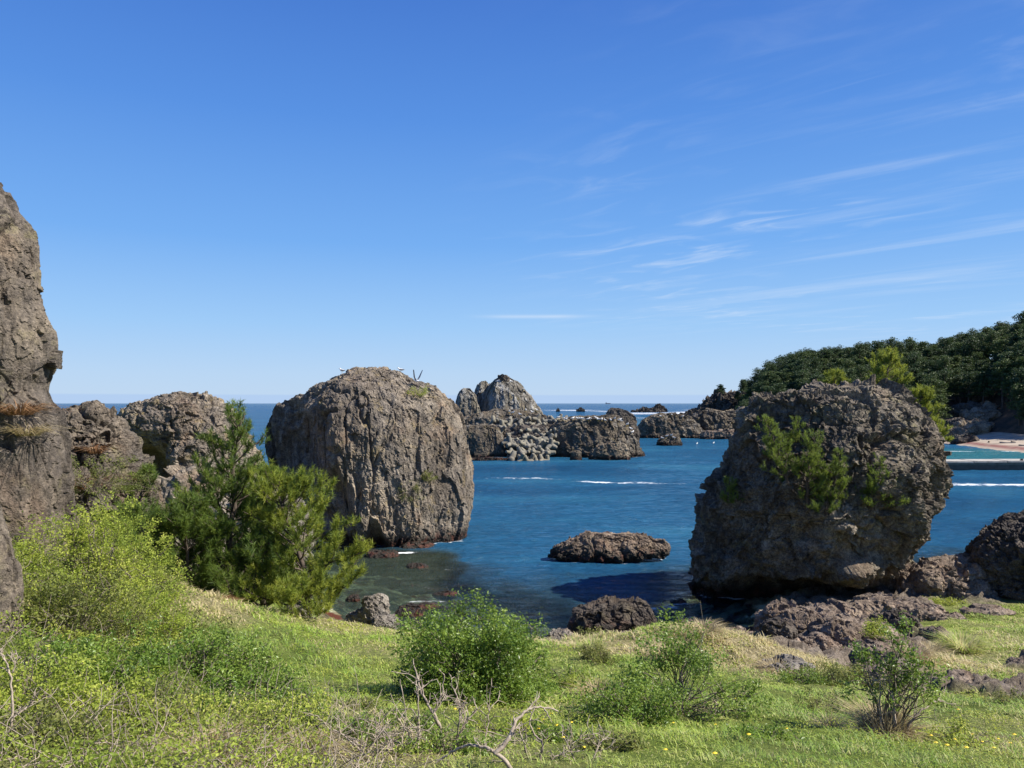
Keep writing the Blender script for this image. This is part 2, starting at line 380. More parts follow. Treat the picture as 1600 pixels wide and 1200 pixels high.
def boulder(name, label, c, r, m, seed=1, res=(60, 90), amp=(.22, .10, .04), cells=(.9, .4, .16), rz=0., sink=.25, n=2.5, group=None, cat='rock', tilt=0., smooth=False):
    """free-standing stone: centre on the ground c, half sizes r"""
    nr, nc = res
    ph = np.linspace(0.02, math.pi-.02, nr); th = np.linspace(0, 2*math.pi, nc, endpoint=False)
    ex = 2/n; sg = lambda q: np.sign(q)*np.abs(q)**ex
    cph, sph = sg(np.cos(ph)), sg(np.sin(ph))
    X0 = sph[:, None]*sg(np.cos(th))[None]; Y0 = sph[:, None]*sg(np.sin(th))[None]; Z0 = np.repeat(cph[:, None], nc, 1)
    U = np.stack([X0, Y0, Z0], 2).reshape(-1, 3); r = np.array(r, float); rm = r.mean()
    p = U*r
    nn = U/r; nn /= np.linalg.norm(nn, axis=1, keepdims=True)+1e-9
    q = p+np.array([seed*7.3, seed*3.1, 0])
    big = r.max()
    disp = rm*(amp[0]*(fbm(q/(big*cells[0]), 3, seed)+.8*facet(q/(big*cells[0]), seed+5))+amp[1]*facet(q/(big*cells[1]), seed+6)+amp[2]*(facet(q/(big*cells[2]), seed+7)+.5*ridged(q/(big*cells[2]), 3, seed+8)))
    p = p+nn*disp[:, None]
    if tilt: p = p @ np.array([[math.cos(tilt), 0, math.sin(tilt)], [0, 1, 0], [-math.sin(tilt), 0, math.cos(tilt)]])
    cz, sz = math.cos(rz), math.sin(rz); p = np.stack([p[:, 0]*cz-p[:, 1]*sz, p[:, 0]*sz+p[:, 1]*cz, p[:, 2]+r[2]*(1-2*sink)], 1)
    T = nr*nc; Vf = np.vstack([p, p[:nc].mean(0), p[-nc:].mean(0)])
    i = np.arange(nr-1)[:, None]*nc; j = np.arange(nc)[None]; j2 = (j+1) % nc
    F = np.stack([i+j, i+nc+j, i+nc+j2, i+j2], 2).reshape(-1, 4); jj = np.arange(nc)
    o = mesh_poly(name, Vf, F, np.stack([np.full(nc, T), jj, (jj+1) % nc], 1), np.stack([np.full(nc, T+1), (nr-1)*nc+(jj+1) % nc, (nr-1)*nc+jj], 1), m, c, smooth)
    ROCKV[o.name] = Vf+np.array(c, float)
    return tag(o, label, cat, group)

# ------------------------------------------------------------------ ground (one sheet: bank, shore and sea bed)
CP = [(0, 1200, 4.5), (400, 1200, 5), (800, 1200, 5.5), (1200, 1200, 6), (1600, 1200, 6.5), (200, 1100, 7), (500, 1100, 8.5), (745, 1095, 10),
      (1100, 1100, 10), (1500, 1100, 11.5), (250, 985, 11), (130, 950, 10), (290, 915, 15), (400, 955, 16), (560, 978, 18), (700, 1003, 18), (860, 1008, 18),
      (1000, 1050, 14), (1080, 1000, 17), (1230, 1050, 15.5), (1350, 1060, 15.5), (1500, 965, 25), (1620, 962, 25), (1500, 1040, 17), (1600, 1000, 20),
      (560, 1040, 12.5), (1250, 1120, 10), (1420, 990, 21)]
pts = [P(*c) for c in CP]
pts += [np.array(q, float) for q in [
    (0, 0, 6.4), (-4, 0, 6.7), (4, 0, 6.2), (0, -12, 6.6), (-14, -10, 9), (14, -12, 6), (12, 3, 4.6), (20, 8, 4.0), (30, 5, 4.5), (30, 20, 2.6), (-12, 8, 8), (-20, 15, 8),
    (-11, 22, 3.4), (-9, 28, 1.6), (-16, 30, 2.2), (-7.5, 21, 1.6), (-4.5, 20.5, .9), (-1.5, 21.5, .5), (2, 21.5, .5), (4.5, 22, .7), (-6, 25, -.3), (-2.5, 25, -.35), (2, 25.5, -.4), (6, 26, -.1),
    (9, 25, .3), (10, 30, .1), (15, 29, .7), (15, 35, .1), (20, 29, .9), (19, 36, -.3), (27, 30, 1.), (28, 38, -.4), (12, 38, -1.2), (6, 31, -1.3), (0, 30, -.9), (-6, 31, -.7), (-12, 34, 0.),
    (-8, 38, -.9), (-2, 37, -1.5), (5, 38, -2.2), (0, 45, -3.2), (10, 46, -3.5), (20, 46, -3.), (32, 46, -3.), (-10, 47, -2.), (-20, 42, -.2), (-28, 30, 3), (-30, 45, -1),
    (0, 60, -4.5), (20, 60, -4.5), (-20, 60, -4), (40, 60, -4.5), (-40, 60, -4), (45, 30, .5), (45, 10, 4), (45, 45, -2), (-35, 10, 9)]]
pts = np.array(pts)
def tps(r2): return r2*np.log(r2+1e-9)*.5
_n = len(pts); _d2 = ((pts[:, None, :2]-pts[None, :, :2])**2).sum(2)
_A = np.zeros((_n+3, _n+3)); _A[:_n, :_n] = tps(_d2)+np.eye(_n)*1.5; _A[:_n, _n] = 1; _A[:_n, _n+1:] = pts[:, :2]; _A[_n, :_n] = 1; _A[_n+1:, :_n] = pts[:, :2].T
_w = np.linalg.solve(_A, np.r_[pts[:, 2], 0, 0, 0])
def gz(x, y, detail=True):
    x = np.atleast_1d(np.asarray(x, float)); y = np.atleast_1d(np.asarray(y, float)); sh = x.shape; x = x.ravel(); y = y.ravel()
    out = np.zeros(len(x))
    for k in range(0, len(x), 20000):
        a, b_ = x[k:k+20000], y[k:k+20000]
        r2 = (a[:, None]-pts[None, :, 0])**2+(b_[:, None]-pts[None, :, 1])**2
        out[k:k+20000] = tps(r2)@_w[:_n]+_w[_n]+a*_w[_n+1]+b_*_w[_n+2]
    if detail:
        q = np.stack([x, y, 0*x], 1)
        out = out+.10*fbm(q/1.7, 4, 3)+.035*fbm(q/.35, 3, 8)
        for (cx, cy, rx, ry, hh) in MOUNDS: out = out+hh*np.exp(-(((x-cx)/rx)**2+((y-cy)/ry)**2)**1.4)
        rk = rockmask(x, y)
        if rk.max() > 0: out = out+rk*(.20*facet(q/1.1, 61)+.12*facet(q/.5, 66)+.06*facet(q/.24, 68)+.03*fbm(q/.12, 3, 69)+.12)
        uw = np.clip((.3-out)/.6, 0, 1)
        out = out+uw*(.22*fbm(q/1.6, 4, 21)+.10*facet(q/.9, 23))
    return out.reshape(sh)
def uv_of(x, y, z=None):
    return 800+x/np.maximum(y, .1)*FPX
def rockmask(x, y):
    """bare rock showing through the turf, in metres on the ground"""
    q = np.stack([x, y, 0*x], 1); w = .8*fbm(q/1.3, 4, 55)
    m = np.zeros(len(x))
    for (cx, cy, rx, ry, rot) in RK:
        c, s_ = math.cos(rot), math.sin(rot); dx, dy = x-cx, y-cy
        e = ((dx*c+dy*s_)/rx)**2+((-dx*s_+dy*c)/ry)**2
        m = np.maximum(m, np.clip((1.15-e+w)/.35, 0, 1))
    return m
MOUNDS = [(4.3, 17.2, 1.9, 1.5, .40), (5.6, 15.6, 1.3, 1.1, .25), (1.9, 18.2, .9, .8, .18), (-3.2, 18, 1.5, 1, .12), (8.8, 17.5, 1.2, 1.5, .15)]
RK = [(7.7, 21.5, 3.6, 4.3, 0.2), (9.2, 13.6, 2.6, 1.25, .1), (5.2, 24, 3.5, 2.0, .2), (14, 31, 5, 4, 0), (2.8, 22.6, 4.5, 1.3, 0), (-4, 21.5, 4.5, 1.1, -.1), (7.2, 17.4, 1.9, 1.8, .2), (12.2, 17.0, 1.6, .6, .4)]
def ground_at(u, v, d0=3, d1=60):
    dd = np.linspace(d0, d1, 1200); x = (u-800)/FPX*dd; z = H-(v-630)/FPX*dd
    g = gz(x, dd); k = np.argmax(g >= z)
    if g[k] < z[k]: k = -1
    return np.array([x[k], dd[k], g[k]])
# terrain mesh: polar rows, finer near the camera
ys = np.r_[np.linspace(-14, 3, 30, endpoint=False), np.geomspace(3, 66, 640)]
ts = np.linspace(-1.25, 1.25, 640)
hw = np.maximum(np.abs(ys)*1.0, 14)+4
GX = ts[None]*hw[:, None]; GY = np.repeat(ys[:, None], len(ts), 1)
GZ = gz(GX.ravel(), GY.ravel()).reshape(GX.shape)
nr, nc = GX.shape
i = np.arange(nr-1)[:, None]*nc; j = np.arange(nc-1)[None]
F = np.stack([i+j, i+j+1, i+nc+j+1, i+nc+j], 2).reshape(-1, 4)
rk = rockmask(GX.ravel(), GY.ravel())
def strawmask(x, y):
    q = np.stack([x, y, 0*x], 1); w = fbm(q/1.6, 4, 81)
    m = np.clip(.30+1.3*w, 0, 1)*.5
    for (cx, cy, rx, ry, a) in [(4.6, 15.8, 2.6, 1.5, 1.), (-4.8, 16.5, 3.2, 2.4, .55), (1.6, 17.2, 1.6, 1.2, .9), (9.3, 16.4, 1.5, 1.3, .9), (12.5, 19, 3, 2.5, .5), (-1.4, 6.2, 1.6, 1.0, .9), (-2.2, 18.5, 2.5, 1.2, .7), (5.2, 8.3, 1.0, 1.0, .7),(-6,13.5,1.6,2.4,.8)]:
        e = ((x-cx)/rx)**2+((y-cy)/ry)**2; m = np.maximum(m, a*np.clip(1.3-e+.7*w, 0, 1))
    return m
sm_ = strawmask(GX.ravel(), GY.ravel())
b = B('ground')
pos = b.geo.outputs['Position']; x_, y_, z_ = b.sep(pos)
g1 = b.noise(2.2, 9, .65, vec=pos); g2 = b.noise(14, 6, .7, vec=pos)
turf = b.ramp(b.math('ADD', b.math('MULTIPLY', g1, .5), b.math('MULTIPLY', g2, .5)), [(.36, (.06, .08, .018)), (.48, (.12, .17, .026)), (.6, (.21, .25, .05)), (.7, (.30, .28, .12))])
straw = b.ramp(g2, [(.35, (.14, .11, .05)), (.5, (.30, .25, .13)), (.65, (.48, .41, .24))])
col = b.mix(b.attr('straw'), turf, straw)
rkc = b.ramp(b.math('ADD', b.math('MULTIPLY', g1, .55), b.math('MULTIPLY', g2, .45)), [(.36, (.065, .052, .042)), (.48, (.17, .138, .108)), (.60, (.32, .265, .21))])
col = b.mix(b.attr('rocky'), col, rkc)
# beach stones and sea bed
bed = b.ramp(b.noise(.9, 8, .62, vec=pos), [(.36, (.07, .055, .032)), (.45, (.16, .14, .075)), (.54, (.34, .34, .21)), (.66, (.52, .53, .38))])
bed = b.mix(b.rng(b.noise(.7, 5, .5, vec=pos, loc=(4, 2, 0)), .55, .62), bed, (.11, .038, .022))
col = b.mix(b.rng(z_, .25, .55, 1., 0.), col, bed)
hb = b.math('ADD', b.math('MULTIPLY', b.noise(6, 10, .72, vec=pos), 1.6), b.math('MULTIPLY', b.noise(45, 4, .7, vec=pos), .4))
b.done(b.prin(Base_Color=col, Roughness=.95, Normal=b.bump(hb, .9, .12), Specular_IOR_Level=.15))
M['ground'] = b.m
ground = tag(mesh_np('ground', np.stack([GX, GY, GZ], 2).reshape(-1, 3), F, M['ground'], smooth=True, attrs={'rocky': ('POINT', rk), 'straw': ('POINT', sm_)}), 'grassy coastal bank falling to a rocky shore and shallow sea bed', 'ground', kind='structure')

# ------------------------------------------------------------------ the big rocks
mid_rock = loft('sea_rock', 'huge rounded brown rock standing in the bay, gulls on its top', 46, [
    (573, 558, 600, .9), (574, 545, 612), (578, 525, 628), (590, 494, 650), (606, 462, 680), (622, 434, 700), (640, 412, 716), (670, 396, 728), (700, 393, 733), (740, 396, 736), (780, 408, 735),
    (815, 425, 729), (840, 455, 724), (855, 465, 718), (880, 465, 712), (940, 460, 716)], M['rock_brown'], seed=3, res=(420, 640), fr=.78, bk=.9, n=2.5,
    amp=(.055, .022, .012), sc=(4.2, 1.6, .45), zs=2.4, flute=.008, crack=.03, sec=[(-1, .45), (-.72, -.15), (-.42, -.62), (-.22, -1), (.1, -.97), (.55, -.72), (.9, -.3), (1, .1), (.7, .75), (0, 1), (-.6, .9)],
    carve=[(550, 780, 20, 50, 1.0), (462, 735, 72, 95, 3.2), (604, 835, 12, 28, .9)])
right_rock = loft('sea_rock', 'huge dark boulder overhanging at its foot with young pines on its face', 31, [
    (594, 1250, 1340, .9), (596, 1228, 1364), (603, 1202, 1392), (616, 1174, 1418), (640, 1158, 1442), (668, 1145, 1470), (690, 1134, 1482), (730, 1110, 1487), (752, 1094, 1485), (790, 1086, 1475, 1.02, -.1),
    (830, 1084, 1455, 1., 0), (870, 1083, 1434, .95, .2), (900, 1082, 1420, .88, .5), (925, 1086, 1408, .8, .8), (952, 1105, 1392, .68, 1.2), (975, 1130, 1375, .58, 1.5), (1000, 1150, 1350, .52, 1.7), (1025, 1165, 1330, .5, 1.8)], M['rock_grey'], seed=17, res=(480, 660),
    fr=.82, bk=.85, n=2.35, big=.9, crack=.05, noise_pin=.65, amp=(.065, .062, .021), sc=(3.8, 1.9, .5), sec=[(-1, .25), (-.9, -.2), (-.55, -.72), (-.15, -1), (.3, -.88), (.75, -.45), (1, .1), (.8, .7), (0, 1), (-.75, .8)],
    carve=[(1240, 925, 90, 32, 1.6), (1300, 880, 42, 24, -.9), (1170, 860, 50, 80, .7)])
cliff = loft('cliff', 'tall grey cliff rising at the left edge with a jutting overhang', 13, [
    (195, -330, -190, .8), (215, -360, -110), (240, -400, -50), (262, -430, -18), (290, -460, 6), (318, -480, 30), (342, -490, 52), (370, -500, 64), (400, -500, 68), (425, -500, 74), (450, -500, 81), (480, -500, 86), (500, -500, 90), (540, -500, 91),
    (570, -500, 89), (590, -500, 84), (606, -500, 76), (622, -500, 84), (645, -500, 102), (680, -500, 112), (720, -500, 118), (780, -500, 124), (840, -500, 128), (900, -500, 132), (960, -500, 134), (1000, -500, 134), (1060, -500, 134)], M['rock_cliff'], seed=23, res=(760, 640),
    fr=.62, bk=.22, n=2.6, amp=(.045, .034, .010), sc=(2.6, 1.0, .34), noise_pin=.6, big=.8, crack=.05, zs=1.8)
near_cliff = loft('cliff', 'cracked grey rock column at the left border, its foot in the thicket', 8.2, [
    (700, -240, -80), (720, -260, -50), (750, -280, -20), (790, -290, 2), (840, -300, 14), (890, -300, 24), (940, -300, 34), (980, -300, 38), (1020, -300, 42), (1055, -300, 40), (1080, -300, 26), (1130, -300, 0), (1180, -300, -10)], M['rock_cliff'], seed=29, res=(420, 420),
    fr=.5, bk=.3, n=2.6, amp=(.045, .030, .010), sc=(1.6, .6, .22), noise_pin=.8, big=.8, zs=1.6)
slope_rock = loft('cliff', 'sloping grey rock shoulder falling from the cliff behind the thicket', 19, [
    (624, 98, 135, .9), (629, 84, 152), (643, 60, 172), (665, 20, 188), (690, -40, 204), (720, -80, 212), (760, -120, 228), (800, -140, 240), (850, -160, 256), (900, -170, 270), (960, -180, 280)], M['rock_cliff'], seed=31, res=(380, 460),
    fr=.7, bk=.8, n=2.2, amp=(.07, .045, .016), sc=(2.4, .9, .3))
back_rock = loft('sea_rock', 'domed brown rock with a dark hollow between the cliff and the biggest round rock', 40, [
    (613, 246, 310, .9), (616, 232, 325), (625, 214, 342), (636, 190, 352), (650, 176, 362), (675, 172, 378), (710, 172, 395), (750, 175, 410), (800, 178, 420), (850, 180, 430), (900, 180, 440)], M['rock_brown'], seed=37, res=(340, 460),
    fr=.75, bk=.9, n=2.3, amp=(.075, .05, .02), sc=(3.4, 1.2, .42), carve=[(245, 735, 40, 42, 3.4), (285, 775, 34, 42, 2.6)])
islet = loft('sea_rock', 'low brown islet lying alone in the middle of the bay', 39.5, [
    (831, 925, 985, 1.), (834, 912, 1000), (839, 898, 1022), (845, 884, 1044), (852, 872, 1051), (860, 862, 1050), (868, 857, 1043), (876, 868, 1000), (884, 880, 980), (900, 890, 970)], M['rock_flat'], seed=41, res=(200, 460),
    fr=.36, bk=.36, n=2.1, amp=(.05, .045, .016), sc=(1.8, .7, .24), noise_pin=.1)
tide_boulder = loft('boulder', 'dark wet boulder at the water edge in front of the islet', 26.5, [
    (934, 985, 1000), (938, 945, 1008), (943, 918, 1016), (954, 898, 1026), (968, 889, 1030), (982, 887, 1030), (1000, 890, 1028), (1020, 890, 1025)], M['rock_dark'], seed=44, res=(170, 300),
    fr=.55, bk=.7, n=2.6, amp=(.10, .07, .02), sc=(1.3, .6, .22))
edge_boulder = loft('boulder', 'large dark round boulder cut off by the right border', 29, [
    (806, 1620, 1690), (812, 1596, 1720), (822, 1570, 1745), (838, 1545, 1768), (860, 1528, 1785), (890, 1522, 1792), (915, 1524, 1792), (935, 1535, 1784), (948, 1560, 1765), (960, 1570, 1750), (990, 1580, 1740)], M['rock_dark'], seed=47, res=(300, 460),
    fr=.8, bk=.85, n=2.4, amp=(.055, .05, .020), sc=(1.8, .8, .28))

# ------------------------------------------------------------------ rocks farther out
gstack = loft('sea_stack', 'tallest sea stack, whitened by birds, behind the concrete blocks', 150, [
    (588, 779, 791), (592, 772, 799), (599, 764, 810), (609, 758, 822), (622, 755, 835), (638, 752, 846), (655, 750, 852), (675, 745, 856), (692, 744, 858)], M['rock_guano'], seed=53, res=(260, 380), fr=.8, bk=.9, n=2.4, amp=(.055, .032, .02), sc=(8, 3.2, 1.3), zs=3.2, flute=.025, crack=.045)
loft('sea_stack', 'crag of dark blocks capping the tallest whitened sea stack', 149, [(586, 779, 793), (588, 777, 796), (593, 777, 797), (598, 778, 797)], M['rock_dark'], seed=57, res=(40, 90), fr=.8, bk=.8, amp=(.2, .15, .05), sc=(1.4, .8, .4))
loft('sea_stack', 'narrow pale pinnacle beside the tallest whitened sea stack', 152, [(596, 752, 758), (600, 746, 764), (612, 741, 768), (625, 738, 770), (645, 736, 772), (675, 735, 775), (690, 735, 775)], M['rock_guano'], seed=59, res=(120, 200), fr=.8, bk=.9, amp=(.12, .08, .04), sc=(5, 2, .9), zs=2)
loft('sea_stack', 'short white-capped stack leftmost of the whitened stacks', 147, [(606, 724, 733), (610, 718, 738), (620, 714, 744), (632, 712, 747), (645, 711, 749), (670, 710, 750), (690, 710, 750)], M['rock_guano'], seed=61, res=(120, 200), fr=.8, bk=.9, n=3, amp=(.12, .08, .04), sc=(5, 2, .9), zs=2)
loft('sea_rock', 'flat dark ledge at the feet of the whitened stacks', 137, [(641, 780, 815), (644, 755, 835), (649, 735, 860), (655, 718, 875), (668, 700, 885), (690, 690, 900), (712, 690, 900)], M['rock_far'], seed=67, res=(120, 380), fr=.25, bk=.25, amp=(.03, .02, .008), sc=(6, 2.5, 1))
core = loft('sea_rock', 'blocky brown rock with a shaded left face, left of the concrete blocks', 116, [
    (663, 730, 772, 1.), (666, 722, 780), (675, 715, 786), (690, 712, 790), (705, 710, 793), (716, 708, 796), (724, 708, 797)], M['rock_far'], seed=71, res=(200, 300), fr=.7, bk=.8, n=3.2, amp=(.09, .05, .025), sc=(5, 2, .8), zs=1.6)
whale = loft('sea_rock', 'long sloping brown rock crowded with gulls, right of the concrete blocks', 116, [
    (648, 908, 955), (650, 890, 966), (655, 872, 974), (663, 864, 982), (677, 858, 992), (692, 855, 1002), (706, 850, 1010), (716, 850, 1013), (724, 852, 1012)], M['rock_far'], seed=73, res=(240, 460), fr=.42, bk=.5, n=2.1, amp=(.045, .028, .014), sc=(5, 2, .8), noise_pin=.15)
loft('sea_rock', 'low mottled rock leaning on the front of the long gull rock', 109, [(690, 948, 965), (694, 935, 975), (702, 924, 981), (710, 920, 984), (718, 918, 987), (726, 918, 987)], M['rock_grey'], seed=79, res=(110, 220), fr=.4, bk=.5, amp=(.09, .06, .03), sc=(2.5, 1.2, .5))
loft('sea_rock', 'small brown rock at the foot of the long gull rock', 108, [(704, 898, 904), (707, 893, 908), (713, 891, 909), (722, 890, 910)], M['rock_far'], seed=83, res=(60, 110), fr=.6, bk=.6, amp=(.12, .08, .03), sc=(1.5, .7, .3))
loft('sea_rock', 'low weedy slab at the waterline left of the concrete blocks', 108, [(714, 738, 790), (718, 735, 805), (723, 735, 800), (730, 738, 790)], M['rock_dark'], seed=89, res=(60, 240), fr=.2, bk=.3, amp=(.05, .04, .02), sc=(2, 1, .5))
loft('sea_rock', 'dark rock lump behind the long gull rock', 150, [(637, 955, 968), (641, 950, 982), (648, 947, 988), (660, 945, 994), (680, 945, 1000), (700, 945, 1000)], M['rock_dark'], seed=97, res=(110, 200), fr=.5, bk=.5, amp=(.1, .07, .03), sc=(4, 2, .8))
mound = loft('sea_rock', 'wide rounded olive-brown rock across the water beyond the islet', 178, [
    (645, 1028, 1052), (648, 1018, 1070), (655, 1005, 1085), (664, 998, 1095), (674, 996, 1105), (683, 995, 1112), (692, 995, 1112)], M['rock_far'], seed=101, res=(150, 380), fr=.4, bk=.45, n=2.2, amp=(.05, .035, .018), sc=(7, 3, 1))
loft('sea_rock', 'broad brown rock under the pine headland, right of the wide olive rock', 184, [
    (641, 1100, 1165), (644, 1085, 1185), (652, 1072, 1200), (664, 1068, 1215), (676, 1068, 1220), (690, 1068, 1220)], M['rock_far'], seed=103, res=(150, 380), fr=.4, bk=.5, n=2.6, amp=(.06, .04, .02), sc=(7, 3, 1))
loft('sea_rock', 'pale low ledge along the water below the headland rocks', 172, [(671, 1105, 1150), (674, 1096, 1170), (680, 1092, 1180), (690, 1092, 1180)], M['rock_flat'], seed=107, res=(70, 240), fr=.25, bk=.35, amp=(.05, .04, .02), sc=(4, 2, .8))
skerry = loft('sea_rock', 'small pale-topped rock alone in the channel with gulls resting on it', 146, [
    (677, 1040, 1050), (680, 1034, 1058), (685, 1029, 1063), (690, 1026, 1066), (695, 1025, 1067), (700, 1026, 1066)], M['rock_far'], seed=109, res=(80, 200), fr=.5, bk=.5, n=2.1, amp=(.08, .06, .03), sc=(2.4, 1, .5))
headland = loft('headland_rock', 'dark rocky point ending the pine headland on the seaward side', 232, [
    (612, 1122, 1150), (616, 1112, 1175), (624, 1100, 1200), (632, 1092, 1215), (642, 1086, 1230), (655, 1082, 1240), (672, 1080, 1240)], M['rock_dark'], seed=113, res=(120, 300), fr=.5, bk=.6, n=2.6, amp=(.08, .05, .025), sc=(7, 3, 1.2))
# surf reefs far out
for k, (v0, v1, ul, ur, d, lab) in enumerate([
        (630, 641, 1015, 1043, 700, 'dark peaked reef in the surf on the open sea'), (637, 642, 985, 1040, 690, 'low flat reef left of the peaked reef in the surf'),
        (636.5, 641, 900, 914, 720, 'small dark reef nearest the ship on the horizon'), (637, 641, 869, 875, 720, 'tiny leftmost reef rock in the far surf'), (644, 651, 1058, 1070, 420, 'small dark rock in the surf off the headland'),
        (637, 650, 1066, 1100, 330, 'jagged dark reef running out from the headland point')]):
    cu = (ul+ur)/2; w = (ur-ul)/2
    loft('reef_rock', lab, d, [(v0, cu-w*.15, cu+w*.15), (v0+(v1-v0)*.35, cu-w*.5, cu+w*.45), (v0+(v1-v0)*.7, cu-w*.85, cu+w*.8), (v1, cu-w, cu+w), (v1+4, cu-w, cu+w)], M['rock_dark'], seed=120+k, res=(50, 130), fr=.4, bk=.4, amp=(.16, .1, .05), sc=(d*w/FPX*.5, d*w/FPX*.25, d*w/FPX*.1), cat='reef')

# ------------------------------------------------------------------ sea
SEAP = 30000.
yy = np.r_[H*FPX/np.arange(600., 30., -.62), np.geomspace(322, SEAP, 110)]
tt = np.linspace(-1.3, 1.3, 640)
SX = tt[None]*(yy[:, None]*.95+8); SY = np.repeat(yy[:, None], len(tt), 1)
x, y = SX.ravel(), SY.ravel()
near = y < 64
bedz = np.full(len(x), -6.)
bedz[near] = gz(x[near], y[near], True)
bd = np.clip(-bedz, 0, 6)
q = np.stack([x, y, 0*x], 1)
U = 800+x/y*FPX; Vv = 630+H/y*FPX
def gauss(a, s): return np.exp(-(a/s)**2)
foam = np.zeros(len(x))
# swash lines on the open bay (in metres)
wob = 1.1*fbm(q/14, 3, 5)
foam += .62*gauss(y-(81.5+wob-.05*(x+2)), 1.1)*np.clip((x+5)/4, 0, 1)*np.clip((8.-x)/4, 0, 1)
foam += .85*gauss(y-(78.5+wob-.16*(x-8)), 1.4)*np.clip((x-4)/4, 0, 1)*np.clip((21-x)/6, 0, 1)
foam += .95*gauss(y-(75+wob), 1.7)*np.clip((x-40)/4, 0, 1)
foam += .9*gauss(y-(126.3+.12*(x-90)*-1), 1.3)*np.clip((x-66)/6, 0, 1)           # beach wash
# surf on the reefs
for (fu, fv, su, sv, a) in [(1000, 646, 60, 2.2, .9), (890, 641, 60, 1.3, .9), (1080, 645, 40, 3.5, .9), (1010, 653, 45, 1.5, .7), (1020, 661, 40, 1.2, .5), (950, 643, 40, 1.2, .7), (1085, 640, 25, 1.5, .6)]:
    foam += a*gauss(U-fu, su)*gauss(Vv-fv, sv)
# lace along near rocks
c0 = P(632, 862, 41); foam += 1.35*gauss(x-c0[0], 1.1)*gauss(y-41.3+.25*(x-c0[0])*-1, .42)
for (fu, fv, rx, ry, a) in [(662, 940, 1.1, .25, .8), (600, 966, .6, .2, .8), (738, 927, .5, .3, .6), (1040, 952, 1.0, .6, .6), (1062, 942, .8, .5, .55), (1075, 962, 1.2, .4, .6), (860, 930, 1.4, .7, .25), (1000, 950, 1.6, .8, .3), (700, 890, 1.2, .3, .35), (680, 950, .8, .2, .5)]:
    dd = H*FPX/(fv-630); foam += a*gauss(x-(fu-800)/FPX*dd, rx)*gauss(y-dd, ry)
for ob_, a_ in ((mid_rock, .75), (islet, .7), (right_rock, .8), (tide_boulder, .8), (core, .6), (whale, .6), (back_rock, .5)):
    R_ = ROCKV[ob_.name]; R_ = R_[np.abs(R_[:, 2]) < .3][:, :2]; R_ = R_[::max(1, len(R_)//500)]
    if len(R_) == 0: continue
    sel = (x > R_[:, 0].min()-2) & (x < R_[:, 0].max()+2) & (y > R_[:, 1].min()-2) & (y < R_[:, 1].max()+2); ii = np.where(sel)[0]
    dm = np.sqrt(((x[ii][:, None]-R_[None, :, 0])**2+(y[ii][:, None]-R_[None, :, 1])**2).min(1))
    foam[ii] = np.maximum(foam[ii], a_*np.exp(-dm/(.28 if ob_ not in (core, whale) else .5)))
shore = np.clip(1-bd/.22, 0, 1)*(bedz < .05)
foam = np.where(near, np.maximum(foam, .35*shore), foam)
lz = np.clip((-2.4-x)/1.6+.3*fbm(q/2, 3, 8), 0, 1)*np.clip((43-y)/3, 0, 1); clear = np.where(near, 1-np.clip((bd-.8-1.6*lz+.5*fbm(q/4, 3, 8))/(1.4+1.2*lz), 0, 1), 0.); clear = clear*clear*(3-2*clear)*(.92-.27*lz)
print('bed depth at', [(u_, v_, round(float(gz((u_-800)/FPX*9600/(v_-630), 9600/(v_-630))[0]), 2)) for u_, v_ in ((620, 900), (700, 930), (700, 880), (800, 900), (950, 930), (1040, 950), (900, 850))])
i = np.arange(len(yy)-1)[:, None]*len(tt); j = np.arange(len(tt)-1)[None]
F = np.stack([i+j, i+j+1, i+len(tt)+j+1, i+len(tt)+j], 2).reshape(-1, 4)
b = B('sea_water'); pos = b.geo.outputs['Position']
x_, y_, z_ = b.sep(pos)
far = b.rng(y_, 60, 900, 0., 1., smooth=False)
w1 = b.noise(1.5, 6, .65, vec=pos, stretch=(.5, 1.0, 1), dist=.4)
w2 = b.noise(.33, 4, .55, vec=pos, stretch=(.5, 1.3, 1), dist=.3)
w3 = b.noise(.06, 4, .6, vec=pos, stretch=(.4, 1.4, 1))
hh = b.math('ADD', b.math('ADD', b.math('MULTIPLY', w1, .42), b.math('MULTIPLY', w2, .42)), b.math('MULTIPLY', w3, 1.3))
nm = b.bump(hh, 1.0, 1.0)
patch = b.noise(.05, 4, .6, vec=pos, stretch=(.5, 1.2, 1))
deep = b.ramp(patch, [(.38, (.011, .056, .118)), (.52, (.015, .080, .158)), (.64, (.024, .112, .190))])
deep = b.mix(far, deep, (.006, .060, .145))
deep = b.mix(b.attr('green'), deep, (.075, .105, .075))
deep = b.mix(b.attr('shallow'), deep, (.03, .13, .15))
dif = b.n.new('ShaderNodeBsdfDiffuse'); b.l.new(deep, dif.inputs[0]); b.l.new(nm, dif.inputs['Normal'])
tr = b.n.new('ShaderNodeBsdfTransparent'); tr.inputs[0].default_value = (.80, .94, .88, 1)
gl = b.n.new('ShaderNodeBsdfGlossy'); gl.inputs['Roughness'].default_value = .06; b.l.new(nm, gl.inputs['Normal'])
fr_ = b.n.new('ShaderNodeFresnel'); fr_.inputs[0].default_value = 1.33; b.l.new(nm, fr_.inputs['Normal'])
ms = b.n.new('ShaderNodeMixShader'); b.l.new(fr_.outputs[0], ms.inputs[0]); b.l.new(tr.outputs[0], ms.inputs[1]); b.l.new(gl.outputs[0], ms.inputs[2])
body = b.n.new('ShaderNodeMixShader'); b.l.new(b.math('MULTIPLY', fr_.outputs[0], .62), body.inputs[0]); b.l.new(dif.outputs[0], body.inputs[1]); b.l.new(gl.outputs[0], body.inputs[2])
m2 = b.n.new('ShaderNodeMixShader'); b.l.new(b.attr('clear'), m2.inputs[0]); b.l.new(body.outputs[0], m2.inputs[1]); b.l.new(ms.outputs[0], m2.inputs[2])
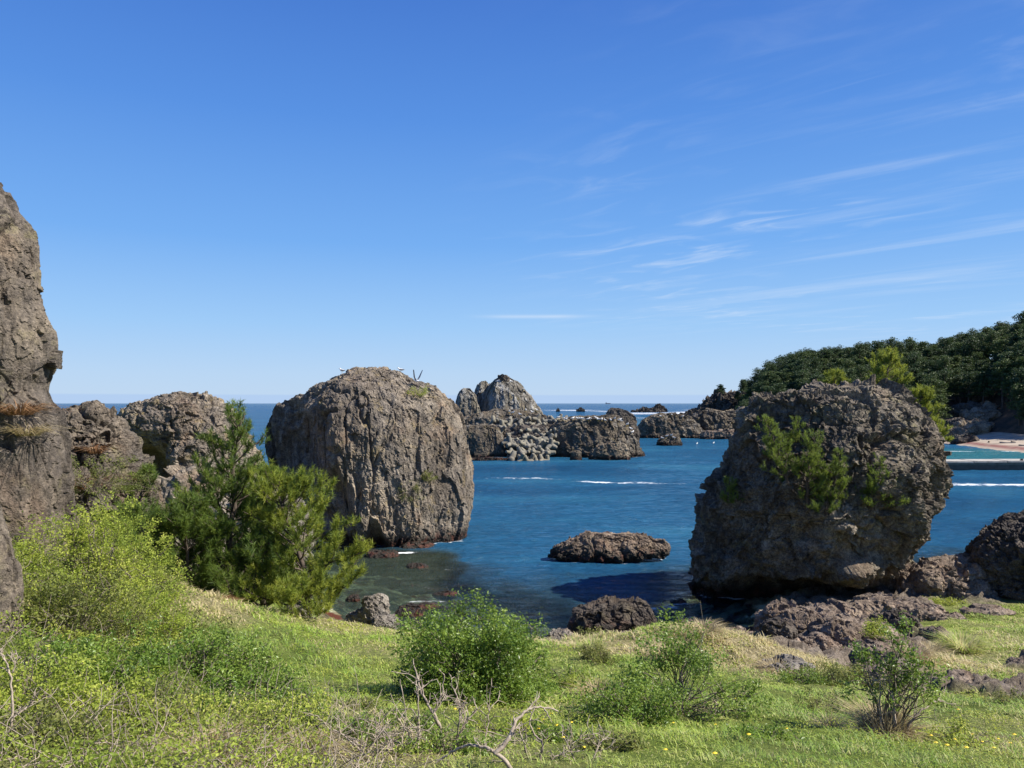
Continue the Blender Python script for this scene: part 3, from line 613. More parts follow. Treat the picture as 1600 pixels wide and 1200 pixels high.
fn = b.math('ADD', b.math('MULTIPLY', b.noise(3.2, 8, .72, vec=pos, stretch=(.4, .8, 1), dist=.8), .6), b.math('MULTIPLY', b.noise(.35, 5, .6, vec=pos, stretch=(.35, 1.2, 1)), .4))
fm = b.rng(b.math('ADD', b.attr('foam'), b.math('MULTIPLY', b.math('SUBTRACT', fn, .5), 4.5)), .62, 1.15)
fm = b.math('MULTIPLY', fm, b.rng(b.attr('foam'), .03, .2))
fo = b.prin(Base_Color=(.78, .80, .80), Roughness=.8)
m3 = b.n.new('ShaderNodeMixShader'); b.l.new(fm, m3.inputs[0]); b.l.new(m2.outputs[0], m3.inputs[1]); b.l.new(fo.outputs[0], m3.inputs[2])
b.done(m3)
shal = np.zeros(len(x)); shal = np.maximum(shal, .9*np.clip((x-55)/10, 0, 1)*np.clip((y-97)/8, 0, 1)*np.clip((140-y)/10, 0, 1))
shal = np.maximum(shal, .5*gauss(x-14, 60)*gauss(y-330, 120)*.8)
V = np.stack([x, y, 0*x], 1)
amp_ = np.clip((y-24)/16, .25, 1)*np.clip((330-y)/60, 0, 1)*(1-.6*clear)
V[:, 2] = amp_*(.085*fbm(q*np.array([.45, .85, 1])/1.15+.3*fbm(q/6, 2, 19)[:, None], 3, 9)+.030*ridged(q*np.array([.6, 1.2, 1])/.55, 2, 10)+.10*fbm(q*np.array([.5, 1, 1])/7, 2, 12))-.02
sea = tag(mesh_np('sea', V, F, b.m, smooth=True, attrs={'foam': ('POINT', foam), 'clear': ('POINT', clear), 'shallow': ('POINT', shal), 'green': ('POINT', np.where(near, np.clip(lz*1.0*np.clip(1.6-bd/2.6, 0, 1)+.5*clear, 0, 1), 0))}), 'blue sea running from the sheltered bay to the horizon', 'sea', kind='structure')
# open-sea floor so the water is closed below
mesh_np('sea_bed', [(-400, 60, -6.2), (400, 60, -6.2), (400, 400, -6.2), (-400, 400, -6.2)], [(0, 1, 2, 3)], M['ground'])['kind'] = 'structure'
# ------------------------------------------------------------------ vegetation builders
def unit(v): return v/(np.linalg.norm(v, axis=-1, keepdims=True)+1e-9)
def needles(ctr, dirs, per, L, w, rnd=None, spread=.9, g=None):
    """bottle-brush tufts of thin needles; returns V, F, per-face random"""
    g = g or rng; n = len(ctr)
    c = np.repeat(ctr, per, 0); d = np.repeat(unit(dirs), per, 0)
    off = g.uniform(-.8, .35, (n*per, 1))*L*1.0
    v = unit(d*g.uniform(.45, 1.3, (n*per, 1))+spread*unit(g.normal(size=(n*per, 3))))
    b0 = c+d*off; tip = b0+v*L*g.uniform(.7, 1.15, (n*per, 1))
    s = unit(np.cross(v, g.normal(size=(n*per, 3))))*w
    V = np.stack([b0-s, b0+s, tip], 1).reshape(-1, 3); F = np.arange(n*per*3).reshape(-1, 3)
    r = np.repeat(g.random(n) if rnd is None else rnd, per)
    return V, F, r
def leaves(ctr, size, g=None, up=.4, rnd=None, asp=.55):
    """folded little leaf blades; ctr (n,3)"""
    g = g or rng; n = len(ctr)
    nrm = unit(g.normal(size=(n, 3))+np.array([0, 0, up*2]))
    a = unit(np.cross(nrm, g.normal(size=(n, 3)))); b_ = np.cross(nrm, a)
    s = (size*g.uniform(.6, 1.3, (n, 1)))
    V = np.stack([ctr-a*s*.5, ctr+b_*s*asp*.5+nrm*s*.08, ctr+a*s*.5, ctr-b_*s*asp*.5+nrm*s*.08], 1).reshape(-1, 3)
    return V, np.arange(n*4).reshape(-1, 4), (g.random(n) if rnd is None else rnd)
def tubes(lines, k=5):
    """lines: list of (points (m,3), radii (m,)) -> V, F"""
    Vs, Fs, o = [], [], 0
    th = np.arange(k)*2*math.pi/k
    for pts_, rad in lines:
        pts_ = np.asarray(pts_, float); m = len(pts_)
        t = unit(np.gradient(pts_, axis=0)); ref = np.array([.31, .17, .93]) if abs(t[0, 2]) < .9 else np.array([1., 0, 0])
        u = unit(np.cross(t, ref)); w = np.cross(t, u)
        ring = pts_[:, None]+np.asarray(rad)[:, None, None]*(np.cos(th)[None, :, None]*u[:, None]+np.sin(th)[None, :, None]*w[:, None])
        Vs.append(ring.reshape(-1, 3))
        i = np.arange(m-1)[:, None]*k; j = np.arange(k)[None]
        Fs.append((np.stack([i+j, i+(j+1) % k, i+k+(j+1) % k, i+k+j], 2).reshape(-1, 4))+o); o += m*k
    return np.vstack(Vs), np.vstack(Fs)
def wander(p0, d0, L, n, bend, g, grav=0.):
    p = [np.array(p0, float)]; d = unit(np.array(d0, float))
    for _ in range(n):
        d = unit(d+g.normal(size=3)*bend+np.array([0, 0, grav])); p.append(p[-1]+d*L/n)
    return np.array(p)
def leaf_mat(name, cols, trans=.35, rough=.55, spec=.3, vary=False):
    b = B(name); col = b.ramp(b.attr('rnd'), [(i/(len(cols)-1), c) for i, c in enumerate(cols)])
    col = b.mix(b.rng(b.noise(1.4, 4, .6, vec=b.geo.outputs['Position']), .35, .65, 0, .35), col, b.mix(.5, col, cols[-1]))
    if vary:
        oi = b.n.new('ShaderNodeObjectInfo'); col = b.mix(1., col, b.ramp(oi.outputs['Random'], [(0., (.62, .70, .80)), (.5, (1, 1, 1)), (1., (1.6, 1.35, 1.05))]), 'MULTIPLY')
    p = b.prin(Base_Color=col, Roughness=rough, Specular_IOR_Level=spec)
    t = b.n.new('ShaderNodeBsdfTranslucent'); b.l.new(b.mix(.5, col, tuple(min(1, c*1.5) for c in cols[-1])), t.inputs[0])
    m_ = b.n.new('ShaderNodeMixShader'); m_.inputs[0].default_value = trans; b.l.new(p.outputs[0], m_.inputs[1]); b.l.new(t.outputs[0], m_.inputs[2])
    return b.done(m_)
def bark_mat(name, c1, c2, sc=30):
    b = B(name); col = b.ramp(b.noise(sc, 5, .7, stretch=(1, 1, .3)), [(.35, c1), (.65, c2)])
    return b.done(b.prin(Base_Color=col, Roughness=.9, Normal=b.bump(b.noise(sc*1.5, 4), .5, .01)))
M['pine'] = leaf_mat('pine_needles', [(.038, .075, .018), (.078, .135, .026), (.130, .190, .034), (.22, .27, .045)], trans=.4)
M['pine_y'] = leaf_mat('young_pine_needles', [(.06, .105, .018), (.125, .18, .026), (.21, .26, .035), (.34, .36, .055)], trans=.4)
M['pine_far'] = leaf_mat('hill_pine_needles', [(.022, .044, .018), (.036, .066, .024), (.052, .088, .028), (.080, .115, .034)], trans=.2, vary=True)
M['leaf'] = leaf_mat('bush_leaves', [(.045, .090, .014), (.095, .170, .022), (.165, .250, .034), (.26, .34, .06)], trans=.35, rough=.4, spec=.4)
M['leaf_y'] = leaf_mat('bright_leaves', [(.09, .14, .018), (.19, .26, .030), (.32, .38, .05), (.46, .48, .10)], trans=.4)
M['leaf_o'] = leaf_mat('dull_leaves', [(.06, .08, .018), (.11, .14, .028), (.18, .205, .04), (.28, .27, .09)], trans=.35)
M['grass'] = leaf_mat('grass_blades', [(.10, .20, .020), (.19, .34, .030), (.33, .46, .055), (.48, .53, .13), (.48, .41, .22), (.62, .53, .32)], trans=.45, rough=.5)
M['straw'] = leaf_mat('dry_grass_blades', [(.17, .12, .05), (.30, .23, .11), (.44, .36, .20), (.55, .47, .29)], trans=.3)
M['rust'] = leaf_mat('rusty_dry_grass', [(.10, .045, .02), (.19, .09, .04), (.28, .15, .07), (.34, .22, .12)], trans=.25)
M['bark'] = bark_mat('pine_bark', (.045, .033, .025), (.12, .09, .068))
M['twig'] = bark_mat('twig_bark', (.07, .055, .04), (.20, .165, .12))
M['dead'] = bark_mat('weathered_dead_wood', (.19, .15, .115), (.42, .35, .27))

def pine(name, label, base, h, cr, seed=1, m='pine', lean=(0, 0), ntw=9, whorl=.32, per=26, L=.13, w=.006, start=.12, flat=0., cat='pine tree', group=None, shape=1., tr=None, side=None):
    g = np.random.default_rng(seed); base = np.array(base, float)
    root = empty(name, base, label, cat, group)
    nt = 12; t = np.linspace(0, 1, nt)
    tx = np.cumsum(g.normal(size=nt)*.03*h)*t; ty = np.cumsum(g.normal(size=nt)*.03*h)*t
    T = np.stack([tx+lean[0]*h*t**1.3, ty+lean[1]*h*t**1.3, h*t], 1)
    r0 = tr or .018*h+.015
    lines = [(T, r0*(1-t)**.8+.006)]
    tc_, td = [T[-1], T[-1]-np.array([0, 0, L])], [np.array([0, 0, 1.]), np.array([0, 0, 1.])]
    br = []
    z = start*h
    while z < h*.97:
        f = z/h; p0 = np.array([np.interp(f, t, T[:, k]) for k in range(3)])
        nb = g.integers(3, 6); a0 = g.uniform(0, 6.28)
        prof = cr*(1-f)**.62*(.75+.5*g.random())*shape + .12*cr
        for q_ in range(nb):
            a = a0+q_*6.28/nb+g.normal()*.35
            if side is not None and math.cos(a-side[0]) < side[1]: continue
            Lb = prof*g.uniform(.55, 1.15); el = .25+.7*f-flat
            pl = wander(p0, (math.cos(a), math.sin(a), el), Lb, 7, .14, g, .06)
            br.append((pl, (r0*.34*(1-f*.6))*np.linspace(1, .25, len(pl))+.003))
            ns = max(2, int(ntw*Lb/cr))
            for k in range(ns):
                ff = g.uniform(.3, 1.); idx = ff*(len(pl)-1); i0 = int(idx); i0 = min(i0, len(pl)-2)
                ps = pl[i0]+(pl[i0+1]-pl[i0])*(idx-i0); dd_ = unit(pl[i0+1]-pl[i0])
                sd_ = unit(dd_*.8+g.normal(size=3)*np.array([.7, .7, .35])+np.array([0, 0, .35]))
                Lt = Lb*(1-ff*.55)*g.uniform(.2, .42)+L*.6
                tw = wander(ps, sd_, Lt, 3, .12, g, .10)
                br.append((tw, np.linspace(.006, .003, 4)*max(1, h/4)))
                for e_ in np.arange(1, .2, -L*.95/Lt):
                    ii = e_*3; i1 = min(int(ii), 2); tc_.append(tw[i1]+(tw[i1+1]-tw[i1])*(ii-i1)); td.append(tw[i1+1]-tw[i1]+np.array([0, 0, .3*Lt]))
        z += whorl*g.uniform(.7, 1.3)
    V, F = tubes(lines, 8); mesh_np('trunk', V, F, M['bark'], root, smooth=True)
    V, F = tubes(br, 4); mesh_np('branches', V, F, M['bark'], root, smooth=True)
    tc_ = np.array(tc_); td = np.array(td)
    rn = np.clip(.5+.6*fbm(tc_/(.35*cr)+seed, 2, seed)+g.normal(size=len(tc_))*.16, 0, 1)
    V, F, r = needles(tc_, td, per, L, w, rn, g=g)
    mesh_np('foliage', V, F, M[m], root, attrs={'rnd': ('FACE', r)})
    return root

def shrub(label, base, r, h, seed=1, m='leaf', nl=6000, ls=.035, stems=26, name='shrub', cat='shrub', group=None, fill=.55, bare=0., gap=.3, twigm='twig', lean=(0, 0), floor=.05, up=.4):
    """multi-stemmed bush: stems fan from the base, leaves ride in clusters near the outside"""
    g = np.random.default_rng(seed); root = empty(name, base, label, cat, group)
    rx, ry = (r, r) if isinstance(r, (int, float)) else r
    nl = int(nl*1.8); ls = ls*1.12; n_t = max(40, nl//30)
    d = unit(g.normal(size=(n_t*3, 3))); d[:, 2] = np.abs(d[:, 2])
    lump = .78+.46*fbm(d*2.0+seed, 3, seed)+.16*fbm(d*4.5+seed, 2, seed+5)
    rad = g.random(len(d))**(1/ (1+3*(1-fill)))
    rad = (.35+.65*rad)*1.24
    tips = d*lump[:, None]*rad[:, None]*np.array([rx, ry, h])*1.05
    keep = (fbm(tips/(.35*max(rx, ry))+seed*3, 2, seed+9) > -gap) & (tips[:, 2] > floor*h)
    tips = tips[keep][:n_t]; tips[:, :2] += np.array(lean)*tips[:, 2:3]
    # leaves grow along the last stretch of each twig
    per = max(4, int(nl/len(tips)))
    tdir = unit(tips*np.array([1, 1, .6])+np.array([0, 0, .5*h]))
    tt_ = g.uniform(0, 1, (len(tips), per, 1))
    c = tips[:, None]-tdir[:, None]*tt_*ls*3.5+g.normal(size=(len(tips), per, 3))*ls*1.0
    rn = np.clip(np.repeat(.5+.5*fbm(tips/(.4*max(rx, ry)), 2, seed+3)+g.normal(size=len(tips))*.15, per)+g.normal(size=len(tips)*per)*.10, 0, 1)
    lines = []
    for k in range(stems):
        tp = tips[g.integers(len(tips))]; a = g.uniform(0, 6.28)
        p0 = np.array([math.cos(a), math.sin(a), 0])*g.random()*.16*max(rx, ry)
        mid = (p0+tp)/2+np.array([0, 0, .12*h])+g.normal(size=3)*.06*max(rx, h)
        s = np.linspace(0, 1, 8)[:, None]; pl = (1-s)**2*p0+2*s*(1-s)*mid+s**2*tp+g.normal(size=(8, 3))*.012*max(rx, h)
        lines.append((pl, np.linspace(.007, .0022, 8)*(.6+.5*h)))
        for _ in range(3):
            i0 = g.integers(3, 7); tp2 = pl[i0]+(tips[np.argsort(((tips-pl[i0])**2).sum(1))[g.integers(3, 12)]]-pl[i0])
            lines.append((np.linspace(pl[i0], tp2, 4)+g.normal(size=(4, 3))*np.array([[0], [1], [1], [0]])*.015, np.linspace(.005, .002, 4)*(.6+.5*h)))
    V, F = tubes(lines, 4); mesh_np('branches', V, F, M[twigm], root, smooth=True)
    V, F, r_ = leaves(c.reshape(-1, 3), ls, g, rnd=rn, up=up)
    mesh_np('foliage', V, F, M[m], root, attrs={'rnd': ('FACE', r_)})
    return root
def blades(p, h, w, g=None, lean=.35, rnd=None, dirs=None):
    """bent two-segment grass blades rooted at p"""
    g = g or rng; n = len(p); a = g.uniform(0, 6.283, n) if dirs is None else dirs
    s = np.stack([np.cos(a), np.sin(a), 0*a], 1); f = np.stack([-np.sin(a), np.cos(a), 0*a], 1)
    h = np.broadcast_to(h, n)[:, None]; w = np.broadcast_to(w, n)[:, None]; ln = g.uniform(.2, 1.6, (n, 1))*lean
    mid = p+f*h*ln*.35+np.array([0, 0, 1])*h*.55; tip = p+f*h*ln+np.array([0, 0, 1])*h*(1-.25*ln)
    V = np.stack([p-s*w, p+s*w, mid+s*w*.8, mid-s*w*.8, tip, tip], 1)
    V[:, 4] = tip+s*w*.12; V[:, 5] = tip-s*w*.12
    V = V.reshape(-1, 3); b0 = np.arange(n)[:, None]*6
    F = np.concatenate([b0+np.array([[0, 1, 2, 3]]), b0+np.array([[3, 2, 4, 5]])], 0)
    r = g.random(n) if rnd is None else rnd
    return V, F, np.r_[r, r]
def tuft(label, base, r, h, n, seed=1, m='straw', name='grass_tuft', cat='grass tuft', group=None, w=.005, flop=.7):
    g = np.random.default_rng(seed); a = g.uniform(0, 6.28, n); q_ = np.sqrt(g.random(n))*r*.35
    p = np.stack([np.cos(a)*q_, np.sin(a)*q_, np.full(n, -.03)], 1)
    V, F, rr = blades(p, h*g.uniform(.5, 1.15, n), w, g, lean=flop*r/h, dirs=a-math.pi/2)
    o = mesh_np(name, V, F, M[m], None, tuple(base), attrs={'rnd': ('FACE', rr)})
    return tag(o, label, cat, group)
# ------------------------------------------------------------------ hill, beach, pier
def ridge(u): return np.interp(u, [1085, 1150, 1175, 1200, 1260, 1340, 1400, 1440, 1500, 1560, 1620, 1800, 2100, 2600], [-5, 3, 8, 11.5, 15.5, 17, 16.5, 16.5, 18.5, 20.5, 22, 29, 38, 28])
def foot(u): return np.interp(u, [1085, 1200, 1400, 1480, 1540, 1600, 1700, 2100, 2600], [205, 188, 172, 163, 158, 146, 136, 120, 110])
def hillz(x, y):
    u = 800+x/y*FPX; f0 = foot(u); dr = f0+68
    t = np.clip((y-f0)/(dr-f0), 0, 1); q = np.stack([x, y, 0*x], 1)
    z = ridge(u)*(1-(1-t)**1.9)+2.5*fbm(q/18, 4, 5)*np.clip(t*4, 0, 1)-1.2*(1-np.clip(t*12, 0, 1))
    back = np.clip((y-dr)/80, 0, 1); return z*(1-back)-2*back
uu = np.linspace(1070, 2600, 420); ddv = np.linspace(0, 1, 150)
dd2 = foot(uu)[None]-6+ddv[:, None]*160
HX = (uu[None]-800)/FPX*dd2; HZ = hillz(HX.ravel(), dd2.ravel()).reshape(HX.shape)
i = np.arange(149)[:, None]*420; j = np.arange(419)[None]
F = np.stack([i+j, i+j+1, i+421+j, i+420+j], 2).reshape(-1, 4)
b = B('forest_floor'); n_ = b.noise(.35, 8, .65); col = b.ramp(n_, [(.36, (.022, .020, .012)), (.5, (.055, .038, .022)), (.62, (.12, .068, .040))])
b.done(b.prin(Base_Color=col, Roughness=.95, Normal=b.bump(b.noise(1.2, 8, .7), 1., .6)))
hill = tag(mesh_np('hill', np.stack([HX, dd2, HZ], 2).reshape(-1, 3), F, b.m, smooth=True), 'steep wooded hill closing the bay on the right', 'hill', kind='structure')
# beach
bu = np.linspace(1440, 2500, 220); bt = np.linspace(0, 1, 60)
shoreline = lambda u: np.interp(u, [1440, 1490, 1530, 1560, 1600, 1700, 2500], [166, 150, 139, 131.5, 124.5, 114, 95])
by = shoreline(bu)[None]-4+bt[:, None]*44; bx_ = (bu[None]-800)/FPX*by
bzz = np.interp(bt*44-4, [-4, 0, 6, 18, 40], [-.6, .0, .55, 1.25, 3.2])[:, None]+.06*fbm(np.stack([bx_.ravel(), by.ravel(), 0*bx_.ravel()], 1)/3, 4, 4).reshape(bx_.shape)
i = np.arange(59)[:, None]*220; j = np.arange(219)[None]
F = np.stack([i+j, i+j+1, i+221+j, i+220+j], 2).reshape(-1, 4)
red = np.repeat(np.exp(-(((bt*44-4)-4.2)/2.4)**2)[:, None], 220, 1).ravel()
b = B('beach_sand'); n_ = b.noise(.6, 8, .65, stretch=(.5, 1, 1)); col = b.ramp(n_, [(.35, (.25, .195, .14)), (.6, (.40, .33, .25))])
col = b.mix(b.math('MULTIPLY', b.attr('weed'), b.rng(n_, .3, .5)), col, (.17, .055, .042))
b.done(b.prin(Base_Color=col, Roughness=.9, Normal=b.bump(b.noise(2, 6), .5, .1)))
tag(mesh_np('beach', np.stack([bx_, by, bzz], 2).reshape(-1, 3), F, b.m, smooth=True, attrs={'weed': ('POINT', red)}), 'narrow sand beach with a band of red seaweed', 'beach', kind='structure')
# concrete pier
b = B('pier_concrete'); n_ = b.noise(1.5, 7, .65); col = b.ramp(n_, [(.35, (.23, .21, .18)), (.6, (.40, .375, .33))]); x_, y_, z_ = b.sep(b.geo.outputs['Position'])
col = b.mix(b.rng(z_, .55, .95, .85, 0.), col, (.035, .032, .026)); b.done(b.prin(Base_Color=col, Roughness=.85)); M['pier'] = b.m
import bmesh
def beveled_box(name, c, s, m, parent=None, loc=None, bev=.04):
    bm = bmesh.new(); bmesh.ops.create_cube(bm, size=1)
    for v in bm.verts: v.co = Vector((v.co.x*s[0]+c[0], v.co.y*s[1]+c[1], v.co.z*s[2]+c[2]))
    bmesh.ops.bevel(bm, geom=bm.edges[:], offset=bev, segments=2, affect='EDGES')
    me = bpy.data.meshes.new(name); bm.to_mesh(me); bm.free(); me.materials.append(m)
    o = bpy.data.objects.new(name, me); C.objects.link(o); o.parent = parent
    if loc is not None: o.location = loc
    return o
pier = empty('pier', (75, 93, 0), 'low concrete pier crossing the inlet before the beach', 'pier')
for k in range(12): beveled_box('deck_slab', (-22+k*4, 0.02*(k % 3), .98+.012*(k*7 % 5)), (3.96, 3.2, .24), M['pier'], pier, bev=.05)
beveled_box('sea_wall', (0, .1, -.1), (47.6, 2.7, 1.9), M['pier'], pier)
for k in range(5): beveled_box('bollard', (-14+k*7, -1.1, 1.22), (.35, .35, .25), M['rock_dark'], pier, bev=.08)

g = np.random.default_rng(8)
for k, (u, dd_, L_, lab) in enumerate([(1562, 9, 2.6, 'long driftwood log on the sand'), (1580, 12, 1.8, 'short driftwood log high on the sand'), (1592, 7, 2.2, 'driftwood log near the red seaweed band'), (1545, 8, 1.4, 'small driftwood piece near the shore rocks')]):
    y0 = float(shoreline(u))+dd_; x0 = (u-800)/FPX*y0; z0 = float(np.interp(dd_, [0, 6, 18, 40], [.0, .55, 1.25, 3.2]))+.15
    V, F = tubes([(wander((0, 0, 0), (1, g.normal()*.5, 0), L_, 6, .08, g), np.linspace(.16, .09, 7))], 7); tag(mesh_np('driftwood', V, F, M['dead'], None, (x0, y0, z0), smooth=True), lab, 'driftwood')
# ------------------------------------------------------------------ hill rocks at the beach end
g = np.random.default_rng(5)
hr = [(1535, 655, 168, 3.2, 'big rounded grey rock above the sand'), (1520, 672, 162, 2.6, 'smooth dome of grey rock touching the sand'), (1500, 665, 166, 2.4, 'dark grey rock left of the smooth dome above the sand'), (1555, 645, 172, 3.0, 'upper grey rock heaped on the hill foot'),
      (1510, 645, 174, 3., 'dark rock under the trees at the hill foot'), (1545, 670, 163, 1.6, 'small pale rock at the edge of the sand'), (1570, 662, 166, 2.0, 'light rock with a sunlit top at the end of the heap'), (1490, 680, 160, 2.0, 'brown shore rock just past the huge boulder'),
      (1508, 693, 150, 1.9, 'low dark rock lying in the shallows at the end of the sand'), (1540, 632, 180, 3.2, 'topmost grey outcrop in the trees at the hill foot'), (1475, 668, 170, 2.8, 'shaded shore rock beside the huge boulder'), (1585, 675, 160, 1.2, 'little pale stone at the back of the beach')]
for k, (u, v, d, r, lab) in enumerate(hr):
    c = P(u, v, d); boulder('shore_rock', lab, (c[0], c[1], max(c[2]-r*.5, -.6)), (r*1.3, r, r*.85), M['rock_dark' if k in (2, 4, 8, 10) else 'rock_grey'], seed=200+k, res=(40, 60))

# ------------------------------------------------------------------ pines on the hill: a few built, then copied
def far_pine(seed, h):
    g = np.random.default_rng(seed); root = empty('pine_tree', (0, 0, 0), 'x', 'pine tree', 'pines covering the hill')
    T = np.array([(0, 0, -1), (.1, .05, h*.4), (.25*g.normal(), .2*g.normal(), h*.7), (.3*g.normal(), .3*g.normal(), h*.96)])
    lines = [(T, np.array([.24, .19, .13, .05]))]
    nb = 26; C_, R_ = [], []
    for k in range(nb):
        f = .38+.60*(k/nb)**.9; a = k*2.4+g.normal()*.4; rr = h*.27*(1-((f-.38)/.72)**1.6)*g.uniform(.6, 1.15)
        p0 = np.array([0, 0, f*h]); p1 = p0+np.array([math.cos(a)*rr, math.sin(a)*rr, .10*h*g.uniform(.1, .8)])
        lines.append((np.array([p0, (p0+p1)/2+[0, 0, .1], p1]), np.array([.06, .04, .02])))
        for t_ in (.45, .75, 1.): C_.append(p0+(p1-p0)*t_+g.normal(size=3)*.15); R_.append(h*.085*g.uniform(.7, 1.25))
    C_ = np.array(C_); R_ = np.array(R_); per = 34
    d = unit(g.normal(size=(len(C_), per, 3)))*g.uniform(.3, 1, (len(C_), per, 1))**.5
    c = (C_[:, None]+d*R_[:, None, None]*np.array([1.15, 1.15, .5])).reshape(-1, 3)
    V, F = tubes(lines, 5); mesh_np('trunk', V, F, M['bark'], root, smooth=True)
    rn = np.clip(np.repeat(g.random(len(C_))*.7, per)+.3*(d.reshape(-1, 3)[:, 2]*.5+.5)*0+g.random(len(C_)*per)*.3, 0, 1)
    V, F, r_ = leaves(c, .36, g, up=.5, rnd=rn, asp=.5); mesh_np('crown', V, F, M['pine_far'], root, attrs={'rnd': ('FACE', r_)})
    return root
protos = [far_pine(300+k, h) for k, h in enumerate((8.5, 9.2, 7.6, 8.0, 9.6, 6.8))]
cands = []
for k in range(11000):
    u = g.uniform(1160, 1760); t_ = g.uniform(.02, 1.06)
    y_c = foot(u)+t_*68; x_c = (u-800)/FPX*y_c
    if 1470 < u < 1590 and t_ < .20: continue
    if u >= 1590 and t_ < .03: continue
    if g.random() > (y_c/240): continue
    if all((x_c-a)**2+(y_c-b2)**2 > 2.75**2 for a, b2, _, _ in cands): cands.append((x_c, y_c, u, t_))
# the nearest-looking ones first; a crest row always stays
cands.sort(key=lambda q_: (q_[2] > 1625, q_[3] > 1.0, q_[3]))
print('hill pine candidates', len(cands), sum(c_[2] <= 1625 for c_ in cands))
vis = [c_ for c_ in cands if c_[2] <= 1625][:290]
rest = [c_ for c_ in cands if c_ not in vis]
def hl(u, t_, sc_, k):
    sz = ('tall' if sc_ > 1.03 else 'short' if sc_ < .9 else 'middling')+(' broad', ' full', ' slim', ' ragged', ' dense', ' small-crowned')[k % 6]
    side = ('above the far end of the beach' if u > 1560 else 'above the rocks by the beach' if u > 1490 else 'right of the huge boulder top' if u > 1420 else 'behind the boulder-top pines' if u > 1340 else 'over the huge boulder' if u > 1270 else 'left above the huge boulder' if u > 1210 else 'at the seaward end of the hill')
    lev = ('on the hill crest' if t_ > .8 else 'high on the hill' if t_ > .5 else 'halfway up the hill' if t_ > .25 else 'at the hill foot')
    return f'{sz} dark pine {lev}, {side}'
for k, (x_c, y_c, u, t_) in enumerate(vis):
    p_ = protos[k % 6]; zc = float(hillz(np.array([x_c]), np.array([y_c]))[0]); sc_ = g.uniform(.8, 1.15)*(.8 if u < 1200 else 1)
    if k < 6: o = p_; o.location = (x_c, y_c, zc); o.rotation_euler = (0, 0, g.uniform(0, 6.28)); o.scale = (sc_,)*3; o['label'] = hl(u, t_, sc_, k)
    else: copy_thing(p_, (x_c, y_c, zc), g.uniform(0, 6.28), sc_, hl(u, t_, sc_, k))
# wood beyond the 290 pines, one mass
VV, FF, RR, off = [], [], [], 0
fol = [c for p_ in protos[:2] for c in p_.children if c.name.startswith('crown')]
arr = []
for f_ in fol:
    a_ = np.zeros(len(f_.data.vertices)*3, np.float32); f_.data.vertices.foreach_get('co', a_); arr.append(a_.reshape(-1, 3))
for k, (x_c, y_c, u, t_) in enumerate(rest[:420]):
    a_ = arr[k % 2].reshape(-1, 4, 3)[::2].reshape(-1, 3); th = g.uniform(0, 6.28); zc = float(hillz(np.array([x_c]), np.array([y_c]))[0])
    VV.append(np.stack([a_[:, 0]*math.cos(th)-a_[:, 1]*math.sin(th)+x_c, a_[:, 0]*math.sin(th)+a_[:, 1]*math.cos(th)+y_c, a_[:, 2]+zc], 1)); RR.append(g.random(len(a_)//4))
if VV:
    VV = np.vstack(VV); tag(mesh_np('far_wood', VV, np.arange(len(VV)).reshape(-1, 4), M['pine_far'], attrs={'rnd': ('FACE', np.concatenate(RR))}), 'mass of dark pines farther back and beyond the right of the wooded hill', 'wood', kind='stuff')
hp = far_pine(330, 6.0); hp.location = tuple(P(1126, 622, 225)); hp['label'] = 'lone round pine on the dark rocky headland point'; hp.scale = (.9, .9, .62); del hp['group']
for u, v, s_, lab in [(1152, 620, .5, 'small wind-bent pine between the lone round pine and the hill'), (1161, 612, .75, 'thin outermost pine standing before the wooded hill')]:
    o = copy_thing(protos[2], tuple(P(u, v+12, 226)), 1., s_, lab); del o['group']

# ------------------------------------------------------------------ tetrapods
b = B('tetrapod_concrete'); n_ = b.noise(.9, 7, .65); col = b.ramp(n_, [(.35, (.08, .072, .060)), (.52, (.15, .138, .112)), (.66, (.22, .205, .17))])
col = b.mix(b.rng(b.sep(b.geo.outputs['Position'])[2], .1, 1.6, .8, 0.), col, (.10, .085, .07)); oi = b.n.new('ShaderNodeObjectInfo')
col = b.mix(b.math('MULTIPLY', oi.outputs['Random'], .35), col, (.30, .27, .17)); b.done(b.prin(Base_Color=col, Roughness=.85, Normal=b.bump(b.noise(4, 6), .4, .05))); M['tetra'] = b.m
def tetra_mesh():
    dirs = [(0, 0, 1), (.9428, 0, -.3333), (-.4714, .8165, -.3333), (-.4714, -.8165, -.3333)]
    lines = []
    for d_ in dirs:
        d_ = np.array(d_); s = np.array([0, .12, .28, .5, .9, 1.22, 1.30, 1.34, 1.345]); r_ = np.array([.46, .50, .49, .455, .39, .345, .31, .22, .01])
        lines.append((d_[None]*s[:, None], r_))
    V, F = tubes(lines, 14); return V, F
V, F = tetra_mesh(); t0 = tag(mesh_np('tetrapod', V, F, M['tetra'], smooth=True), 'x', 'tetrapod', 'concrete tetrapods piled between the sea rocks')
rows_t = [(.1, 795, 858, 8, 108.0, 'in the lowest row at the waterline'), (.9, 794, 861, 9, 109.7, 'in the second row up from the water'), (1.75, 793, 864, 10, 111.5, 'in the third row up from the water'), (2.6, 790, 868, 10, 113.5, 'in the fourth row up from the water'),
          (3.45, 784, 871, 11, 115.5, 'in the fifth row up from the water'), (4.25, 772, 876, 12, 117.7, 'in the row just below the top'), (5.1, 764, 888, 14, 120.3, 'in the top row before the whitened stacks')]
first = True; tp_top = []
